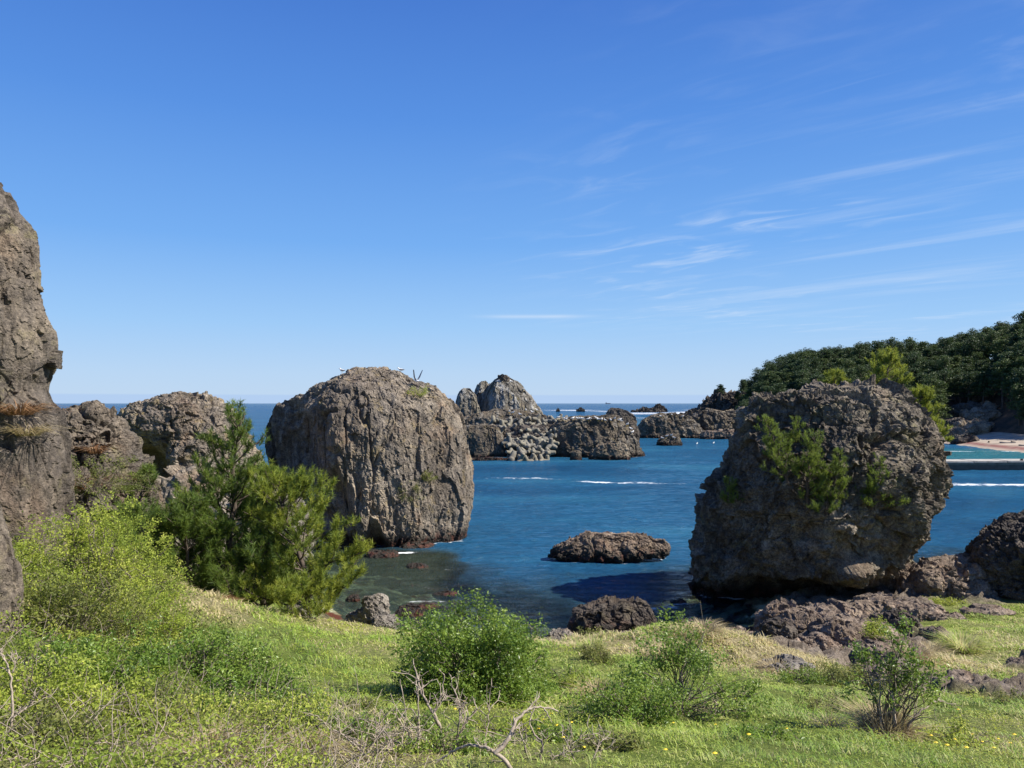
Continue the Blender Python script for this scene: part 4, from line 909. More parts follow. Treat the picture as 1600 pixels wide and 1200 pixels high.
for (zc, ul, ur, n_, d, lab) in rows_t:
    for k in range(n_):
        u = ul+(ur-ul)*(k+.5)/n_+g.normal()*1.5; loc = ((u-800)/FPX*d, d+g.normal()*.5, zc+g.normal()*.25)
        rot = (g.normal()*.5+(math.pi if g.random() < .35 else 0), g.normal()*.5, g.uniform(0, 6.28)); s_ = g.uniform(.64, .80)
        pl = 'at its left end' if k == 0 else 'at its right end' if k == n_-1 else 'second from the left' if k == 1 else 'second from the right' if k == n_-2 else 'left of its middle' if k < n_/2-1 else 'right of its middle' if k > n_/2 else 'at its middle'
        l_ = f'grey concrete tetrapod {lab}, {pl}'
        if first: t0.location = loc; t0.rotation_euler = rot; t0['label'] = l_; first = False
        else: copy_thing(t0, loc, rot=rot, sc=s_, label=l_)
        if d > 119: tp_top.append(loc)
loft('rubble_core', 'dark rubble filling under the concrete tetrapods', 119, [(662, 775, 870, .5), (672, 770, 878, .6), (690, 775, 870, .85), (722, 778, 862, 1.)], M['rock_dark'], seed=131, res=(60, 160), fr=1.3, bk=.8, amp=(.05, .04, .03), sc=(3, 1.5, .8), cat='rubble')

# ------------------------------------------------------------------ gulls
M['gull_white'] = B('gull_white'); _b = M['gull_white']; M['gull_white'] = _b.done(_b.prin(Base_Color=(.78, .77, .74), Roughness=.7))
_b = B('gull_grey'); M['gull_grey'] = _b.done(_b.prin(Base_Color=(.20, .21, .23), Roughness=.7))
_b = B('gull_leg'); M['gull_leg'] = _b.done(_b.prin(Base_Color=(.65, .42, .05), Roughness=.6))
def gull(loc, label, rz=0., flying=False, group=None, s=1.):
    root = empty('gull', loc, label, 'gull', group)
    k = 0 if flying else .16
    pts_ = np.array([(-.24, 0, .04+k), (-.15, 0, .05+k), (-.04, 0, .055+k), (.07, 0, .07+k), (.13, 0, .12+k), (.165, 0, .165+k), (.20, 0, .17+k), (.235, 0, .16+k), (.275, 0, .15+k)])
    rad = np.array([.012, .045, .075, .07, .042, .036, .034, .014, .004])
    V, F = tubes([(pts_, rad)], 12); mesh_np('body', V, F, M['gull_white'], root, smooth=True)
    for s_ in (-1, 1):
        if flying:
            W_ = [(.07, 0, 0), (-.07, 0, 0), (-.08, .16, .20), (.05, .16, .22), (-.16, .30, .62), (-.09, .32, .64)]
            V = np.array([(x, s_*(y+.03), z+.07) for x, y, z in W_]); V = np.vstack([V, V+[0, 0, .012]])
            F = [(0, 1, 2, 3), (3, 2, 4, 5), (6, 9, 8, 7), (9, 11, 10, 8), (0, 3, 9, 6), (3, 5, 11, 9), (1, 7, 8, 2), (2, 8, 10, 4)]
            mesh_np('wing', V, F, M['gull_grey'], root)
        else:
            w_ = np.array([(.09, s_*.055, .085+k), (.0, s_*.07, .085+k), (-.12, s_*.045, .075+k), (-.26, s_*.015, .06+k)])
            V, F = tubes([(w_, np.array([.015, .032, .026, .004]))], 8); mesh_np('wing', V, F, M['gull_grey'], root, smooth=True)
            V, F = tubes([(np.array([(.0, s_*.03, .12), (.0, s_*.03, -.03)]), np.array([.008, .007]))], 4); mesh_np('leg', V, F, M['gull_leg'], root)
    root.rotation_euler = (0, 0, rz); root.scale = (s,)*3
    return root
c_ = on_rock(mid_rock, 531, 579, 6, True); g0 = gull(c_, 'gull standing on the left shoulder of the biggest round rock', 2.6, s=1.0)
for u, v, lab in [(626, 577, 'gull sitting just right of the summit of the biggest round rock'), (671, 601, 'gull standing near the green tuft on the right shoulder of the biggest round rock')]:
    copy_thing(g0, tuple(on_rock(mid_rock, u, v, 6, True)), 3.0, .95, lab)
gull(tuple(P(651, 597, 45)), 'gull landing with raised wings above the biggest round rock', 2.4, True, s=1.0)
fl = gull(on_rock(whale, 910, 650, 6), 'x', 0, group='gulls resting on the far rocks', s=1.5)
where = [(whale, [(u, 652+max(0, u-965)*.55+abs(g.normal())*2) for u in (868, 880, 886, 893, 899, 905, 912, 916, 922, 927, 931, 936, 942, 948, 955, 962, 968, 974, 980, 986, 992, 998)], 'long gull rock beside the concrete blocks'),
         (skerry, [(1034, 682), (1041, 679), (1048, 678), (1056, 682)], 'small pale-topped rock in the channel'), (mound, [(1030, 648), (1050, 646), (1070, 650)], 'wide olive rock'), (gstack, [(775, 594), (800, 594), (822, 608)], 'tallest whitened stack')]
used = False
for ob, ps, nm_ in where:
    for k, (u, v) in enumerate(ps):
        lab = f'white gull resting on the {nm_}'; c_ = on_rock(ob, u, v, 5)
        if not used: fl.location = c_; fl['label'] = lab; used = True
        else: copy_thing(fl, tuple(c_), g.uniform(0, 6.28), 1.5 if ob is not gstack else 1.8, lab)
for u, v, lab in [(1089, 694, 'gull floating on the channel water, the left one of two'), (1115, 693, 'gull floating on the channel water, the right one of two')]:
    d = H*FPX/(v-630); o = copy_thing(fl, ((u-800)/FPX*d, d, -.25), 1., 1.6, lab); o['group'] = 'gulls floating in the channel'
for k, l_ in enumerate(tp_top[3:9:1]): copy_thing(fl, (l_[0], l_[1]-.2, l_[2]+1.15), g.uniform(0, 6.28), 1.5, 'small white gull perched on the top row of tetrapods')['group'] = 'gulls on the tetrapods'

# ------------------------------------------------------------------ ship on the horizon
ship = empty('cargo_ship', (950-800 and (950-800)/FPX*9000, 9000, 0), 'tiny cargo ship on the horizon above the surf', 'ship')
_b = B('ship_hull'); hm = _b.done(_b.prin(Base_Color=(.10, .12, .16), Roughness=.6)); _b = B('ship_house'); hs = _b.done(_b.prin(Base_Color=(.45, .45, .45), Roughness=.6))
beveled_box('hull', (0, 0, 4), (62, 12, 9), hm, ship, bev=2); beveled_box('superstructure', (-20, 0, 13), (12, 9, 9), hs, ship, bev=.5); beveled_box('funnel', (-24, 0, 20), (4, 4, 5), hm, ship, bev=.4)
# ------------------------------------------------------------------ near rocks of the shore
def gb(u, v, r, lab, m, seed, d=None, name='shore_rock', sink=.3, rz=0, **k):
    c = ground_at(u, v) if d is None else np.array([(u-800)/FPX*d, d, float(gz((u-800)/FPX*d, d)[0])])
    return boulder(name, lab, tuple(c), r, M[m], seed=seed, rz=rz, sink=sink, **k)
gb(1222, 992, (.75, .6, .72), 'pointed grey rock standing before the foot of the huge dark boulder', 'rock_flat', 401, d=21, res=(130, 200), n=2.0, sink=.12)
gb(1270, 1000, (1.0, .6, .45), 'cracked brown rock right of the pointed grey rock', 'rock_flat', 402, d=20.6, res=(110, 180))
gb(1338, 1010, (1.1, .7, .50), 'chunky dark brown rock above the green herbs', 'rock_flat', 403, d=19.4, res=(110, 180))
gb(1300, 975, (1.0, .6, .32), 'flat ledge of brown rock under the huge boulder', 'rock_flat', 404, d=23, res=(90, 150))
gb(1385, 975, (.9, .6, .34), 'layered brown ledge beside the lit side of the huge boulder', 'rock_flat', 405, d=23.5, res=(90, 150))
gb(1405, 1012, (.42, .4, .28), 'dark block ending the brown ledges next to the straw tuft', 'rock_dark', 406, d=21, res=(70, 110))
gb(1150, 985, (.85, .5, .32), 'low brown rock behind the grassy mound crest', 'rock_flat', 407, d=23, res=(90, 150))
gb(1098, 965, (.7, .45, .25), 'black wet rock between the mound and the water', 'rock_dark', 408, d=25, res=(70, 110))
gb(1275, 1030, (.55, .4, .30), 'brown rock low at the foot of the pointed grey rock', 'rock_flat', 409, d=18.2, res=(90, 130))
gb(1215, 1035, (.4, .35, .22), 'small dark rock at the right flank of the grassy mound', 'rock_dark', 410, d=17.6, res=(70, 110))
gb(1300, 962, (1.2, .8, .5), 'broad brown ledge in the shadow edge of the huge boulder', 'rock_flat', 416, d=25.6, res=(90, 150))
gb(1375, 955, (1.2, .8, .45), 'cracked brown ledge where the lit boulder face ends', 'rock_flat', 417, d=26, res=(90, 150))
gb(1435, 960, (.9, .7, .35), 'brown ledge right of the cracked one at the turf edge', 'rock_flat', 418, d=25.5, res=(90, 150))
gb(1190, 970, (.9, .6, .3), 'dark brown ledge left of the pointed grey rock', 'rock_dark', 419, d=24, res=(80, 130))
gb(1475, 925, (1.7, 1.2, .72), 'sloping reddish slab between the huge boulder and the border boulder', 'rock_flat', 411, d=29.5, res=(130, 200), n=2.8, tilt=.15)
gb(1435, 935, (1.1, 1., .55), 'reddish rock in the shade of the huge boulder', 'rock_flat', 412, d=30, res=(90, 150))
gb(1512, 935, (.9, .7, .5), 'reddish rock wedged against the border boulder', 'rock_flat', 413, d=28.5, res=(90, 150))
gb(1545, 955, (.9, .4, .12), 'flat grey stone sunk in the right-hand turf', 'rock_flat', 414, d=25.5, res=(50, 80))
gb(1480, 965, (.6, .3, .12), 'small flat stone in the turf below the reddish slab', 'rock_flat', 415, d=24.8, res=(50, 80))
gb(584, 988, (.34, .28, .42), 'upright pale grey rock on the turf edge above the shallows', 'rock_pale', 421, d=17.8, res=(110, 160), n=2.2, sink=.15)
gb(562, 985, (.3, .25, .22), 'pale rock on the left of the upright one at the turf edge', 'rock_pale', 422, d=17.9, res=(70, 110))
gb(603, 992, (.3, .25, .2), 'small pale stone at the right foot of the upright one', 'rock_pale', 423, d=17.3, res=(60, 90))
gb(462, 958, (.3, .25, .22), 'half-buried pale stone in the turf under the pines', 'rock_pale', 424, d=16.4, res=(60, 90))
gb(875, 1002, (.35, .3, .3), 'light grey rock half hidden behind the round green bush', 'rock_pale', 425, d=18.5, res=(70, 110))
gb(868, 985, (.4, .3, .2), 'rusty weed-covered rock left of the dark tide boulder', 'rock_dark', 426, d=22.8, res=(60, 90))
gb(905, 1000, (.5, .35, .25), 'dark rock in front of the dark tide boulder', 'rock_dark', 427, d=21.8, res=(70, 110))
gb(1000, 1010, (.8, .35, .22), 'brown rock rim under the grassy mound', 'rock_flat', 428, d=18.6, res=(80, 130))
gb(1230, 1050, (.55, .4, .12), 'bare grey rock face breaking through the mound', 'rock_pale', 429, d=14.8, res=(60, 90), sink=.45)
for k, (u, v, r, lab) in enumerate([(652, 887, (.55, .35, .30), 'rust-red rock breaking the surface before the biggest round rock'), (640, 960, (.55, .3, .30), 'dark ragged rock in the shallows nearest the pale upright rock'), (655, 948, (.8, .35, .16), 'long rusty rock awash in the shallows'),
        (695, 928, (.5, .3, .12), 'rusty rock just under the surface left of the bush top'), (552, 938, (.3, .25, .25), 'little dark rock by the lowest pine branch'), (1060, 940, (.3, .2, .12), 'small black rock awash left of the huge boulder'),
        (706, 838, (.9, .6, .35), 'weedy rust-brown rock at the right foot of the biggest round rock'), (655, 853, (1.1, .6, .25), 'dark low rock at the front foot of the biggest round rock'), (598, 868, (.9, .6, .4), 'dark rock at the left foot of the biggest round rock'), (615, 905, (.9, .5, .12), 'brown rock just under the surface in the calm shallows'), (665, 915, (1.0, .5, .13), 'brown sunken rock in the middle of the calm shallows')]):
    d = H*FPX/(v-630); gb(u, v, r, lab, 'rock_dark', 440+k, d=None if 0 else d, res=(60, 90), name='tide_rock', sink=.5)
    o = list(C.objects)[-1]; o.location.z = -r[2]*(.35 if k < 9 else .9)+ (0 if k < 9 else -.08)
for k, (u, v, d, r, lab) in enumerate([(215, 850, 20, (.6, .5, .5), 'pale weathered rock between the cliff and the pines'), (238, 870, 19, (.5, .4, .5), 'pale rock at the left foot of the tallest pine'), (300, 860, 24, (1.1, .8, .6), 'light rock glimpsed behind the pine trunks'), (395, 800, 30, (2.2, 1.5, 1.6), 'pale rock mass seen through the pine branches'), (200, 820, 22, (1., .7, .6), 'grey rock under the low spreading pine'),(330, 780, 31, (2.2, 1.5, 2.6), 'grey rock mass behind the tallest pine')]):
    c = P(u, v, d); boulder('shore_rock', lab, (c[0], c[1], c[2]-r[2]), r, M['rock_pale' if k != 5 else 'rock_brown'], seed=460+k, res=(70, 110))

g = np.random.default_rng(61)
for k in range(34):
    cx, cy, rx, ry, _ = RK[[0, 1, 6, 7, 0, 0][k % 6]]; a = g.uniform(0, 6.28); f = g.random()**.5
    x_, y_ = cx+math.cos(a)*rx*f, cy+math.sin(a)*ry*f; r = g.uniform(.10, .34)
    where_ = 'brown outcrop' if k % 6 in (0, 4, 5) else 'bare patch at the right border' if k % 6 in (1, 3) else 'gully right of the mound'
    sz = 'large' if r > .27 else 'mid-sized' if r > .18 else 'small'
    sd2 = ('seaward', 'landward')[int(y_ < cy)]+(' left', ' right')[int(x_ > cx)]; where_ = f'{sd2} of the '+where_
    boulder('loose_rock', f'{sz} broken brown rock on the {where_}', (x_, y_, float(gz(x_, y_)[0])), (r*1.4, r, r*.6), M['rock_flat'], seed=1200+k, res=(34, 50), rz=g.uniform(0, 3), sink=.35, group='loose rocks on the brown outcrop')
# ------------------------------------------------------------------ pines
def at(u, v, d): return tuple(P(u, v, d))
def bg(u, d, dz=-.05): x = (u-800)/FPX*d; return (x, d, float(gz(x, d)[0])+dz)
pine('pine_tree', 'tallest dark pine in front of the big round rocks, its tip above the horizon', bg(362, 18.5), 7.8-(bg(362, 18.5)[2]), 1.75, seed=501, m='pine', ntw=14, whorl=.27, per=30, L=.15, w=.0075, start=.05)
pine('pine_tree', 'shorter pine with yellow-green right side leaning out over the water', bg(482, 17.2), 3.2, 1.6, seed=502, m='pine_y', lean=(-.05, 0), ntw=14, whorl=.22, per=30, L=.14, w=.0075, start=.08)
pine('pine_tree', 'slim pine between the tallest pine and the biggest round rock', bg(418, 20), 4.7, 1.3, seed=503, m='pine', lean=(.0, 0), ntw=11, whorl=.27, per=28, L=.15, w=.0075, start=.1)
pine('pine_tree', 'dense dark low pine at the left foot of the tallest pine', bg(290, 17.2), 2.1, 1.35, seed=504, m='pine', ntw=13, whorl=.22, per=30, L=.15, w=.0075, start=.05)
pine('pine_tree', 'low spreading pine against the sloping cliff shoulder', bg(232, 16.8, .0), 1.5, 1.0, seed=505, m='pine', lean=(-.1, 0), ntw=11, whorl=.3, per=26, L=.15, w=.007, start=.3)
pine('pine_tree', 'small bushy pine low at the turf edge under the yellow-green one', bg(480, 16.3, -.2), .8, 1.1, seed=506, m='pine_y', ntw=14, whorl=.13, per=28, L=.12, w=.007, start=.15, cat='pine tree')
pine('pine_tree', 'low dark pine bough mass between the two front pines', bg(390, 17.4, -.1), 1.7, 1.2, seed=507, m='pine', ntw=13, whorl=.18, per=28, L=.14, w=.007, start=.1)
pine('pine_tree', 'tiny pine with flat shelf of needles at the cliff shoulder', bg(205, 18.2, 1.3), 1.3, .8, seed=508, m='pine', lean=(.2, 0), ntw=11, whorl=.25, per=26, L=.13, w=.007, start=.5)
# on the huge right boulder
def rp(u, v, h, cr, seed, lab, m='pine', lean=(0, 0), **k):
    h *= .85; cr *= .85
    p_ = on_rock(right_rock, u, v, 6); p_[2] -= .1; p_[1] += .1
    return pine('pine_tree', lab, p_, h, cr, seed=seed, m=m, lean=lean, ntw=9, whorl=.22, per=20, L=.13, w=.0075, start=.15, **k)
rp(1262, 790, 3.3, 1.15, 521, 'main young pine in the middle of the huge boulder face', lean=(-.05, -.25))
rp(1228, 760, 2.9, 1.0, 522, 'young pine left of the main one, reaching toward the dark side', lean=(-.2, -.2))
rp(1305, 790, 2.4, .9, 523, 'young pine right of the main one on the boulder face', lean=(.05, -.2))
rp(1365, 805, 2.4, .95, 524, 'rightmost young pine on the boulder face, thin and pointed', m='pine', lean=(.02, -.2))
rp(1290, 800, 1.0, .9, 525, 'low bushy pine at the foot of the group on the boulder face', lean=(0, -.25))
rp(1138, 790, 1.35, .65, 526, 'little lone pine on the dark left side of the huge boulder', m='pine', lean=(-.1, -.25))
rp(1240, 690, 1.1, .7, 527, 'small upper pine near the left shoulder of the boulder face', lean=(-.2, -.15))
for u, v, d, h, cr, sd_, lab in [(1385, 640, 33, 2.1, 1.3, 531, 'largest pine on the top right of the huge boulder'), (1430, 655, 33, 1.9, 1.2, 532, 'pine right of the largest one on top of the huge boulder'), (1360, 625, 34, 1.4, .9, 533, 'small pine left of the largest one on top of the huge boulder'),
        (1300, 606, 33.5, .8, .7, 534, 'tiny pine peeping over the summit of the huge boulder'), (1462, 680, 32.5, 1.1, .9, 535, 'lowest pine on the right edge of the huge boulder'), (1272, 604, 34.5, .5, .5, 536, 'tiniest pine tip left of the summit of the huge boulder')]:
    x_, _, z_ = P(u, v, d); c_ = top_of(right_rock, x_, d, .5); pine('pine_tree', lab, (x_, d, min(c_[2], z_+.6)-.15), h*.85+.1, cr*.95, seed=sd_, m='pine_y', ntw=12, whorl=.2, per=24, L=.14, w=.009, start=.15, lean=(.08, 0))
# ledge greenery
def rk_shrub(ob, u, v, r, h, seed, lab, m='leaf_o', nl=900, **k): p_ = on_rock(ob, u, v, 6); return shrub(lab, p_, r, h, seed, m, nl, .05, 8, **k)
rk_shrub(mid_rock, 645, 785, (.9, .5), 1.3, 541, 'dark green ivy-like shrub clinging to the biggest round rock')
rk_shrub(mid_rock, 672, 752, (.7, .4), .6, 542, 'olive plant tuft on a ledge of the biggest round rock')
rk_shrub(mid_rock, 655, 612, (.7, .5), .5, 543, 'yellow-green plant tuft on the right shoulder of the biggest round rock', 'leaf_y', 600)
rk_shrub(cliff, 40, 905, (.35, .3), .7, 544, 'bright green creeper clump on the cliff foot', 'leaf_y', 1500)
tuft('rusty dry grass hanging on the cliff below the overhang', on_rock(cliff, 35, 640, 8), .55, .3, 260, 545, 'rust', w=.008, flop=1.2)
tuft('straw-coloured dry grass hanging on the cliff under the rusty clump', on_rock(cliff, 50, 680, 8), .5, .28, 200, 546, 'straw', w=.007, flop=1.3)
tuft('rusty dry grass at the foot of the sloping cliff shoulder', on_rock(slope_rock, 125, 755, 8), .9, .5, 420, 547, 'rust', w=.01, flop=1.1)
tuft('small dry grass clump on the face of the sloping cliff shoulder', on_rock(slope_rock, 150, 700, 8), .5, .3, 160, 548, 'rust', w=.01, flop=1.1)
shrub('dry brown scrub hanging above the left thicket', at(150, 770, 15.5), (1.2, .8), .8, 549, 'leaf_o', 2600, .03, 40, bare=.3)

# ------------------------------------------------------------------ bushes on the turf
cb = bg(748, 10.1)
shrub('round dense bright green bush in the centre foreground', cb, (1.03, .85), 1.38, 601, 'leaf', 15000, .040, 70, fill=.25, gap=.55, floor=.16)
shrub('low green side growth at the left of the central round bush', bg(668, 10.6), (.45, .4), .72, 602, 'leaf', 2600, .038, 22)
shrub('small green seedling bush at the right foot of the central bush', bg(905, 11.5), (.55, .4), .34, 603, 'leaf_y', 2400, .036, 22)
shrub('open leafy shrub with dark upright stems on the turf right of centre', bg(1050, 9.2), (1.0, .75), 1.05, 604, 'leaf', 3600, .036, 34, fill=.6, gap=.0)
shrub('tall thin leafy stem group rising against the mound', bg(1060, 11.5), (.45, .35), 1.12, 605, 'leaf', 1500, .038, 22, fill=.5, gap=.1, floor=.45)
shrub('low leafy shrub left of the open shrub', bg(985, 8.6), (.65, .5), .62, 606, 'leaf', 3600, .034, 30, gap=.15)
shrub('sparse twiggy shrub with few leaves at the lower right', bg(1385, 8.5), (.75, .55), 1.2, 607, 'leaf', 1500, .036, 22, fill=.7, gap=-.02, floor=.5)
shrub('strip of green herbs under the brown rocks', bg(1330, 13.6), (1.0, .5), .42, 608, 'leaf_o', 3600, .036, 40)
shrub('green herb patch left of the strip below the brown rocks', bg(1250, 13.4), (.55, .35), .28, 609, 'leaf', 1500, .034, 20)
shrub('small bright green plant on the brown rocks', bg(1368, 18.2, .25), (.35, .3), .38, 610, 'leaf_y', 900, .04, 10)
shrub('green fern-like plant behind the central bush, left of the mound', bg(935, 14.5), (.45, .4), .42, 611, 'leaf_o', 1500, .034, 22)
shrub('green low plant in the rock gap beyond the right turf', bg(1470, 27.5), (.9, .5), .3, 612, 'leaf_y', 1300, .05, 14)
g = np.random.default_rng(888)
for k, (u, d, r, h, m_, lab) in enumerate([(640, 7.2, .3, .26, 'leaf', 'leafy weed clump left of the forked grey shrub'), (800, 7.6, .32, .24, 'leaf_y', 'yellowish weed clump right of the forked grey shrub'), (870, 7.0, .3, .2, 'leaf', 'low weed clump near the dead twigs right of the arched branch'), (560, 8.2, .3, .22, 'leaf_o', 'olive weed clump on the turf left of the central bush'),
        (1190, 7.4, .34, .24, 'leaf', 'weed clump midway between the open shrub and the sparse shrub'), (1500, 8.0, .35, .22, 'leaf_y', 'yellowish weed clump right of the sparse shrub'), (950, 6.6, .3, .22, 'leaf_o', 'olive weed clump at the bottom below the open shrub'), (1280, 10.5, .4, .25, 'leaf_o', 'olive weed clump at the foot of the mound slope'),
        (880, 12.6, .5, .36, 'leaf', 'green weed clump behind the right side of the central bush'), (1010, 12.2, .5, .3, 'leaf', 'green weed clump under the dark hollow of the mound'), (1580, 11.5, .4, .25, 'leaf_o', 'olive weed clump by the bare patch at the right border')]):
    shrub(lab, bg(u, d), (r*1.3, r), h, 660+k, m_, 900, .032, 16, fill=.7, gap=.05, name='weed_clump', cat='weeds')
shrub('olive plant clump at the shore before the dark tide boulder', bg(925, 18.5), (.5, .35), .34, 613, 'leaf_o', 1000, .038, 12)
# thicket of the left bank: separate shrubs over a tangle
TH = [(75, 9.0, .5, .55, 'leaf_y', 'leafy shrub hugging the grey column at the left'), (140, 10.5, .85, 1.75, 'leaf_y', 'tall yellow-green shrub at the top of the left bank'), (190, 11.5, .85, 1.25, 'leaf_y', 'fresh yellow-green shrub just below the dry scrub'),
      (225, 12.5, .8, .75, 'leaf_o', 'olive shrub at the upper right of the left bank'), (110, 8.6, .8, .8, 'leaf_o', 'twiggy olive shrub in the middle of the left bank'), (200, 9.4, .8, .75, 'leaf_y', 'bright low shrub below the tall yellow-green one'),
      (270, 10.2, .7, .5, 'leaf_o', 'low olive shrub where the left bank meets the turf'), (105, 7.3, .6, .5, 'leaf', 'green shrub at the foot of the grey column'), (180, 7.6, .75, .6, 'leaf', 'green leafy shrub in the heart of the left thicket'),
      (270, 8.2, .7, .6, 'leaf', 'green shrub with dark gaps right of the thicket heart'), (385, 8.3, .55, .66, 'leaf', 'dark green bush at the right edge of the left thicket'), (330, 9.2, .4, .62, 'leaf', 'upright leafy sprigs on the turf side of the left thicket'),
      (30, 5.9, .6, .5, 'leaf_y', 'yellow-green shrub in the bottom left corner'), (140, 6.0, .65, .42, 'leaf_y', 'sprawling yellow-green shrub near the bottom left'), (250, 6.3, .6, .45, 'leaf_o', 'dull green shrub among dry stems near the bottom'),
      (345, 6.9, .6, .48, 'leaf', 'broad-leaved green shrub below the dark green bush'), (480, 6.6, .45, .4, 'leaf', 'leafy green shrub left of the bare grey branches'), (560, 6.2, .4, .32, 'leaf', 'low green shrub among the bare grey branches'), (445, 7.9, .28, .42, 'leaf', 'small leafy sprigs right of the dark green bush'),
      (700, 5.9, .45, .2, 'leaf', 'low green leaves under the curved bare branch'), (60, 5.0, .5, .3, 'leaf_o', 'dull green shrub at the very bottom left edge'), (400, 5.8, .5, .3, 'leaf_o', 'olive shrub at the bottom among straw')]
for k, (u, d, r, h, m_, lab) in enumerate(TH):
    shrub(lab, bg(u, d), (r, r*.85), h, 620+k, m_, int(3600*r*(1+h)), .030 if d > 7 else .026, 34, fill=.6, gap=.35)
# tangle of ground cover joining them
g = np.random.default_rng(77); n = 70000
y_ = 4.0+g.random(n)**.8*10.5; u_ = g.uniform(-120, 520, n); lim = np.interp(y_, [4, 6, 8, 10, 12, 14.5], [620, 560, 430, 300, 275, 200])
k_ = (u_ < lim+40*fbm(np.stack([y_*1.3, u_*0, u_*0], 1), 2, 9)); y_, u_ = y_[k_], u_[k_]; x_ = (u_-800)/FPX*y_
q = np.stack([x_, y_, 0*x_], 1); dome = np.clip(.16+.34*fbm(q/.8, 3, 31), .03, .6); z_ = gz(x_, y_)+dome*np.sqrt(g.random(len(x_)))
rn = np.clip(.5+.8*fbm(q/.7, 3, 33)+g.normal(size=len(x_))*.15, 0, 1)
V, F, r_ = leaves(np.stack([x_, y_, z_], 1), .028, g, rnd=rn); tag(mesh_np('thicket_undergrowth', V, F, M['leaf_y'], attrs={'rnd': ('FACE', r_)}), 'tangled leafy undergrowth covering the left bank', 'undergrowth', kind='stuff')
# dry stems through the thicket
n = 2600; y_ = 4+g.random(n)*9; u_ = g.uniform(-100, 640, n); lim = np.interp(y_, [4, 6, 8, 10, 13], [760, 640, 460, 320, 260]); k_ = u_ < lim; y_, u_ = y_[k_], u_[k_]; x_ = (u_-800)/FPX*y_; z_ = gz(x_, y_)
lines = [(wander((a, b2, c+.02), (g.normal()*.7, g.normal()*.7, g.uniform(.15, .9)), g.uniform(.15, .55), 4, .25, g), np.linspace(.0042, .0018, 5)) for a, b2, c in zip(x_, y_, z_)]
V, F = tubes(lines, 3); tag(mesh_np('dry_stems', V, F, M['dead'], smooth=True), 'dry pale stems tangled through the left thicket', 'dry stems', kind='stuff')

# ------------------------------------------------------------------ grass
n = 420000; g = np.random.default_rng(99)
y_ = 3.8+(g.random(n)**.62)*23.; x_ = (g.random(n)*2-1)*(y_*.78+.6)
u_ = 800+x_/y_*FPX; rk_ = rockmask(x_, y_); zg = gz(x_, y_); q = np.stack([x_, y_, 0*x_], 1)
lim = np.interp(y_, [4, 6, 8, 10, 12, 16], [560, 480, 380, 260, 230, 180])
thin = .66+1.5*fbm(q/.6, 4, 12)
k_ = (rk_ < .35) & (zg > .62) & (u_ > lim) & (g.random(n) < thin)
x_, y_, zg, q = x_[k_], y_[k_], zg[k_], q[k_]; n = len(x_)
sm2 = strawmask(x_, y_); lush = np.clip(.5+1.4*fbm(q/1.2, 3, 44), 0, 1)
isdry = g.random(n) < np.clip(sm2-.18, 0, 1)*.8+.02
rn = np.where(isdry, g.uniform(.72, 1., n), np.clip(.16+.36*(1-lush)+g.normal(size=n)*.12, 0, .62))
clump = np.clip(.25+1.9*fbm(q/.38, 3, 71), 0, 1.4); hh_ = np.where(isdry, .05+.05*sm2, .03+.055*lush)*(.55+clump)*g.uniform(.6, 1.4, n); ww_ = np.clip(.0007*y_, .003, .012)
V, F, r_ = blades(np.stack([x_, y_, zg-.01], 1), hh_, ww_, g, lean=1.1, rnd=rn)
print('blades', n)
tag(mesh_np('grass', V, F, M['grass'], attrs={'rnd': ('FACE', r_)}), 'short spring grass mixed with straw on the coastal bank', 'grass', kind='stuff')
# low broad-leaved herbs in patches through the turf
g = np.random.default_rng(123); n = 260000
y_ = 3.8+(g.random(n)**.75)*15.; x_ = (g.random(n)*2-1)*(y_*.75+.6); u_ = 800+x_/y_*FPX; q = np.stack([x_, y_, 0*x_], 1)
pm = fbm(q/.9, 4, 131)+.5*fbm(q/.25, 2, 133)+np.interp(y_, [4, 7, 10, 18], [.38, .18, -.02, -.2])-.2
k_ = (pm > 0) & (rockmask(x_, y_) < .3) & (g.random(n) < .75)
x_, y_, q, pm = x_[k_], y_[k_], q[k_], pm[k_]; z_ = gz(x_, y_)+.01+g.random(len(x_))*np.clip(pm, 0, .35)*.35
rn = np.clip(.5+.9*fbm(q/.5, 3, 137)+g.normal(size=len(x_))*.16, 0, 1)
V, F, r_ = leaves(np.stack([x_, y_, z_], 1), np.clip(.0026*y_, .018, .034)[:, None], g, rnd=rn, up=.6)
tag(mesh_np('turf_herbs', V, F, M['leaf_y'], attrs={'rnd': ('FACE', r_)}), 'low leafy herbs growing in patches through the turf', 'herbs', kind='stuff')
# marked tufts
tuft('pale straw tuft beside the brown rocks on the right', bg(1428, 16.6), .55, .42, 700, 701, 'straw', w=.007)
tuft('green reedy tuft on the right-hand turf', bg(1505, 18.6), .75, .5, 700, 702, 'grass', w=.009)
tuft('straw tuft at the left of the green reedy tuft', bg(1455, 17.8), .5, .34, 420, 703, 'straw', w=.008)
tuft('straw and twig clump at the foot of the sparse lower-right shrub', bg(1385, 8.5), .55, .42, 1300, 704, 'straw', w=.0045)
tuft('straw tuft left of the sparse lower-right shrub', bg(1300, 8.7), .35, .22, 420, 705, 'straw', w=.004)
tuft('tawny tuft on the mound crest', bg(1100, 16.5), .6, .32, 600, 706, 'straw', w=.007)
tuft('tawny tuft hanging on the dark hollow of the mound', bg(1040, 15.2), .5, .34, 500, 707, 'straw', w=.007)
tuft('pale tuft between the central bush and the open shrub', bg(930, 10.6), .4, .3, 500, 708, 'straw', w=.0045)
tuft('dry tuft at the right slope of the mound', bg(1215, 14.6), .5, .3, 500, 709, 'straw', w=.006)
tuft('dark green rushy tuft on the shore side of the central bush', bg(925, 15.5), .35, .34, 500, 710, 'grass', w=.007)
tuft('dry grass heap at the bottom left of centre', bg(330, 5.4), .5, .24, 1100, 711, 'straw', w=.003)
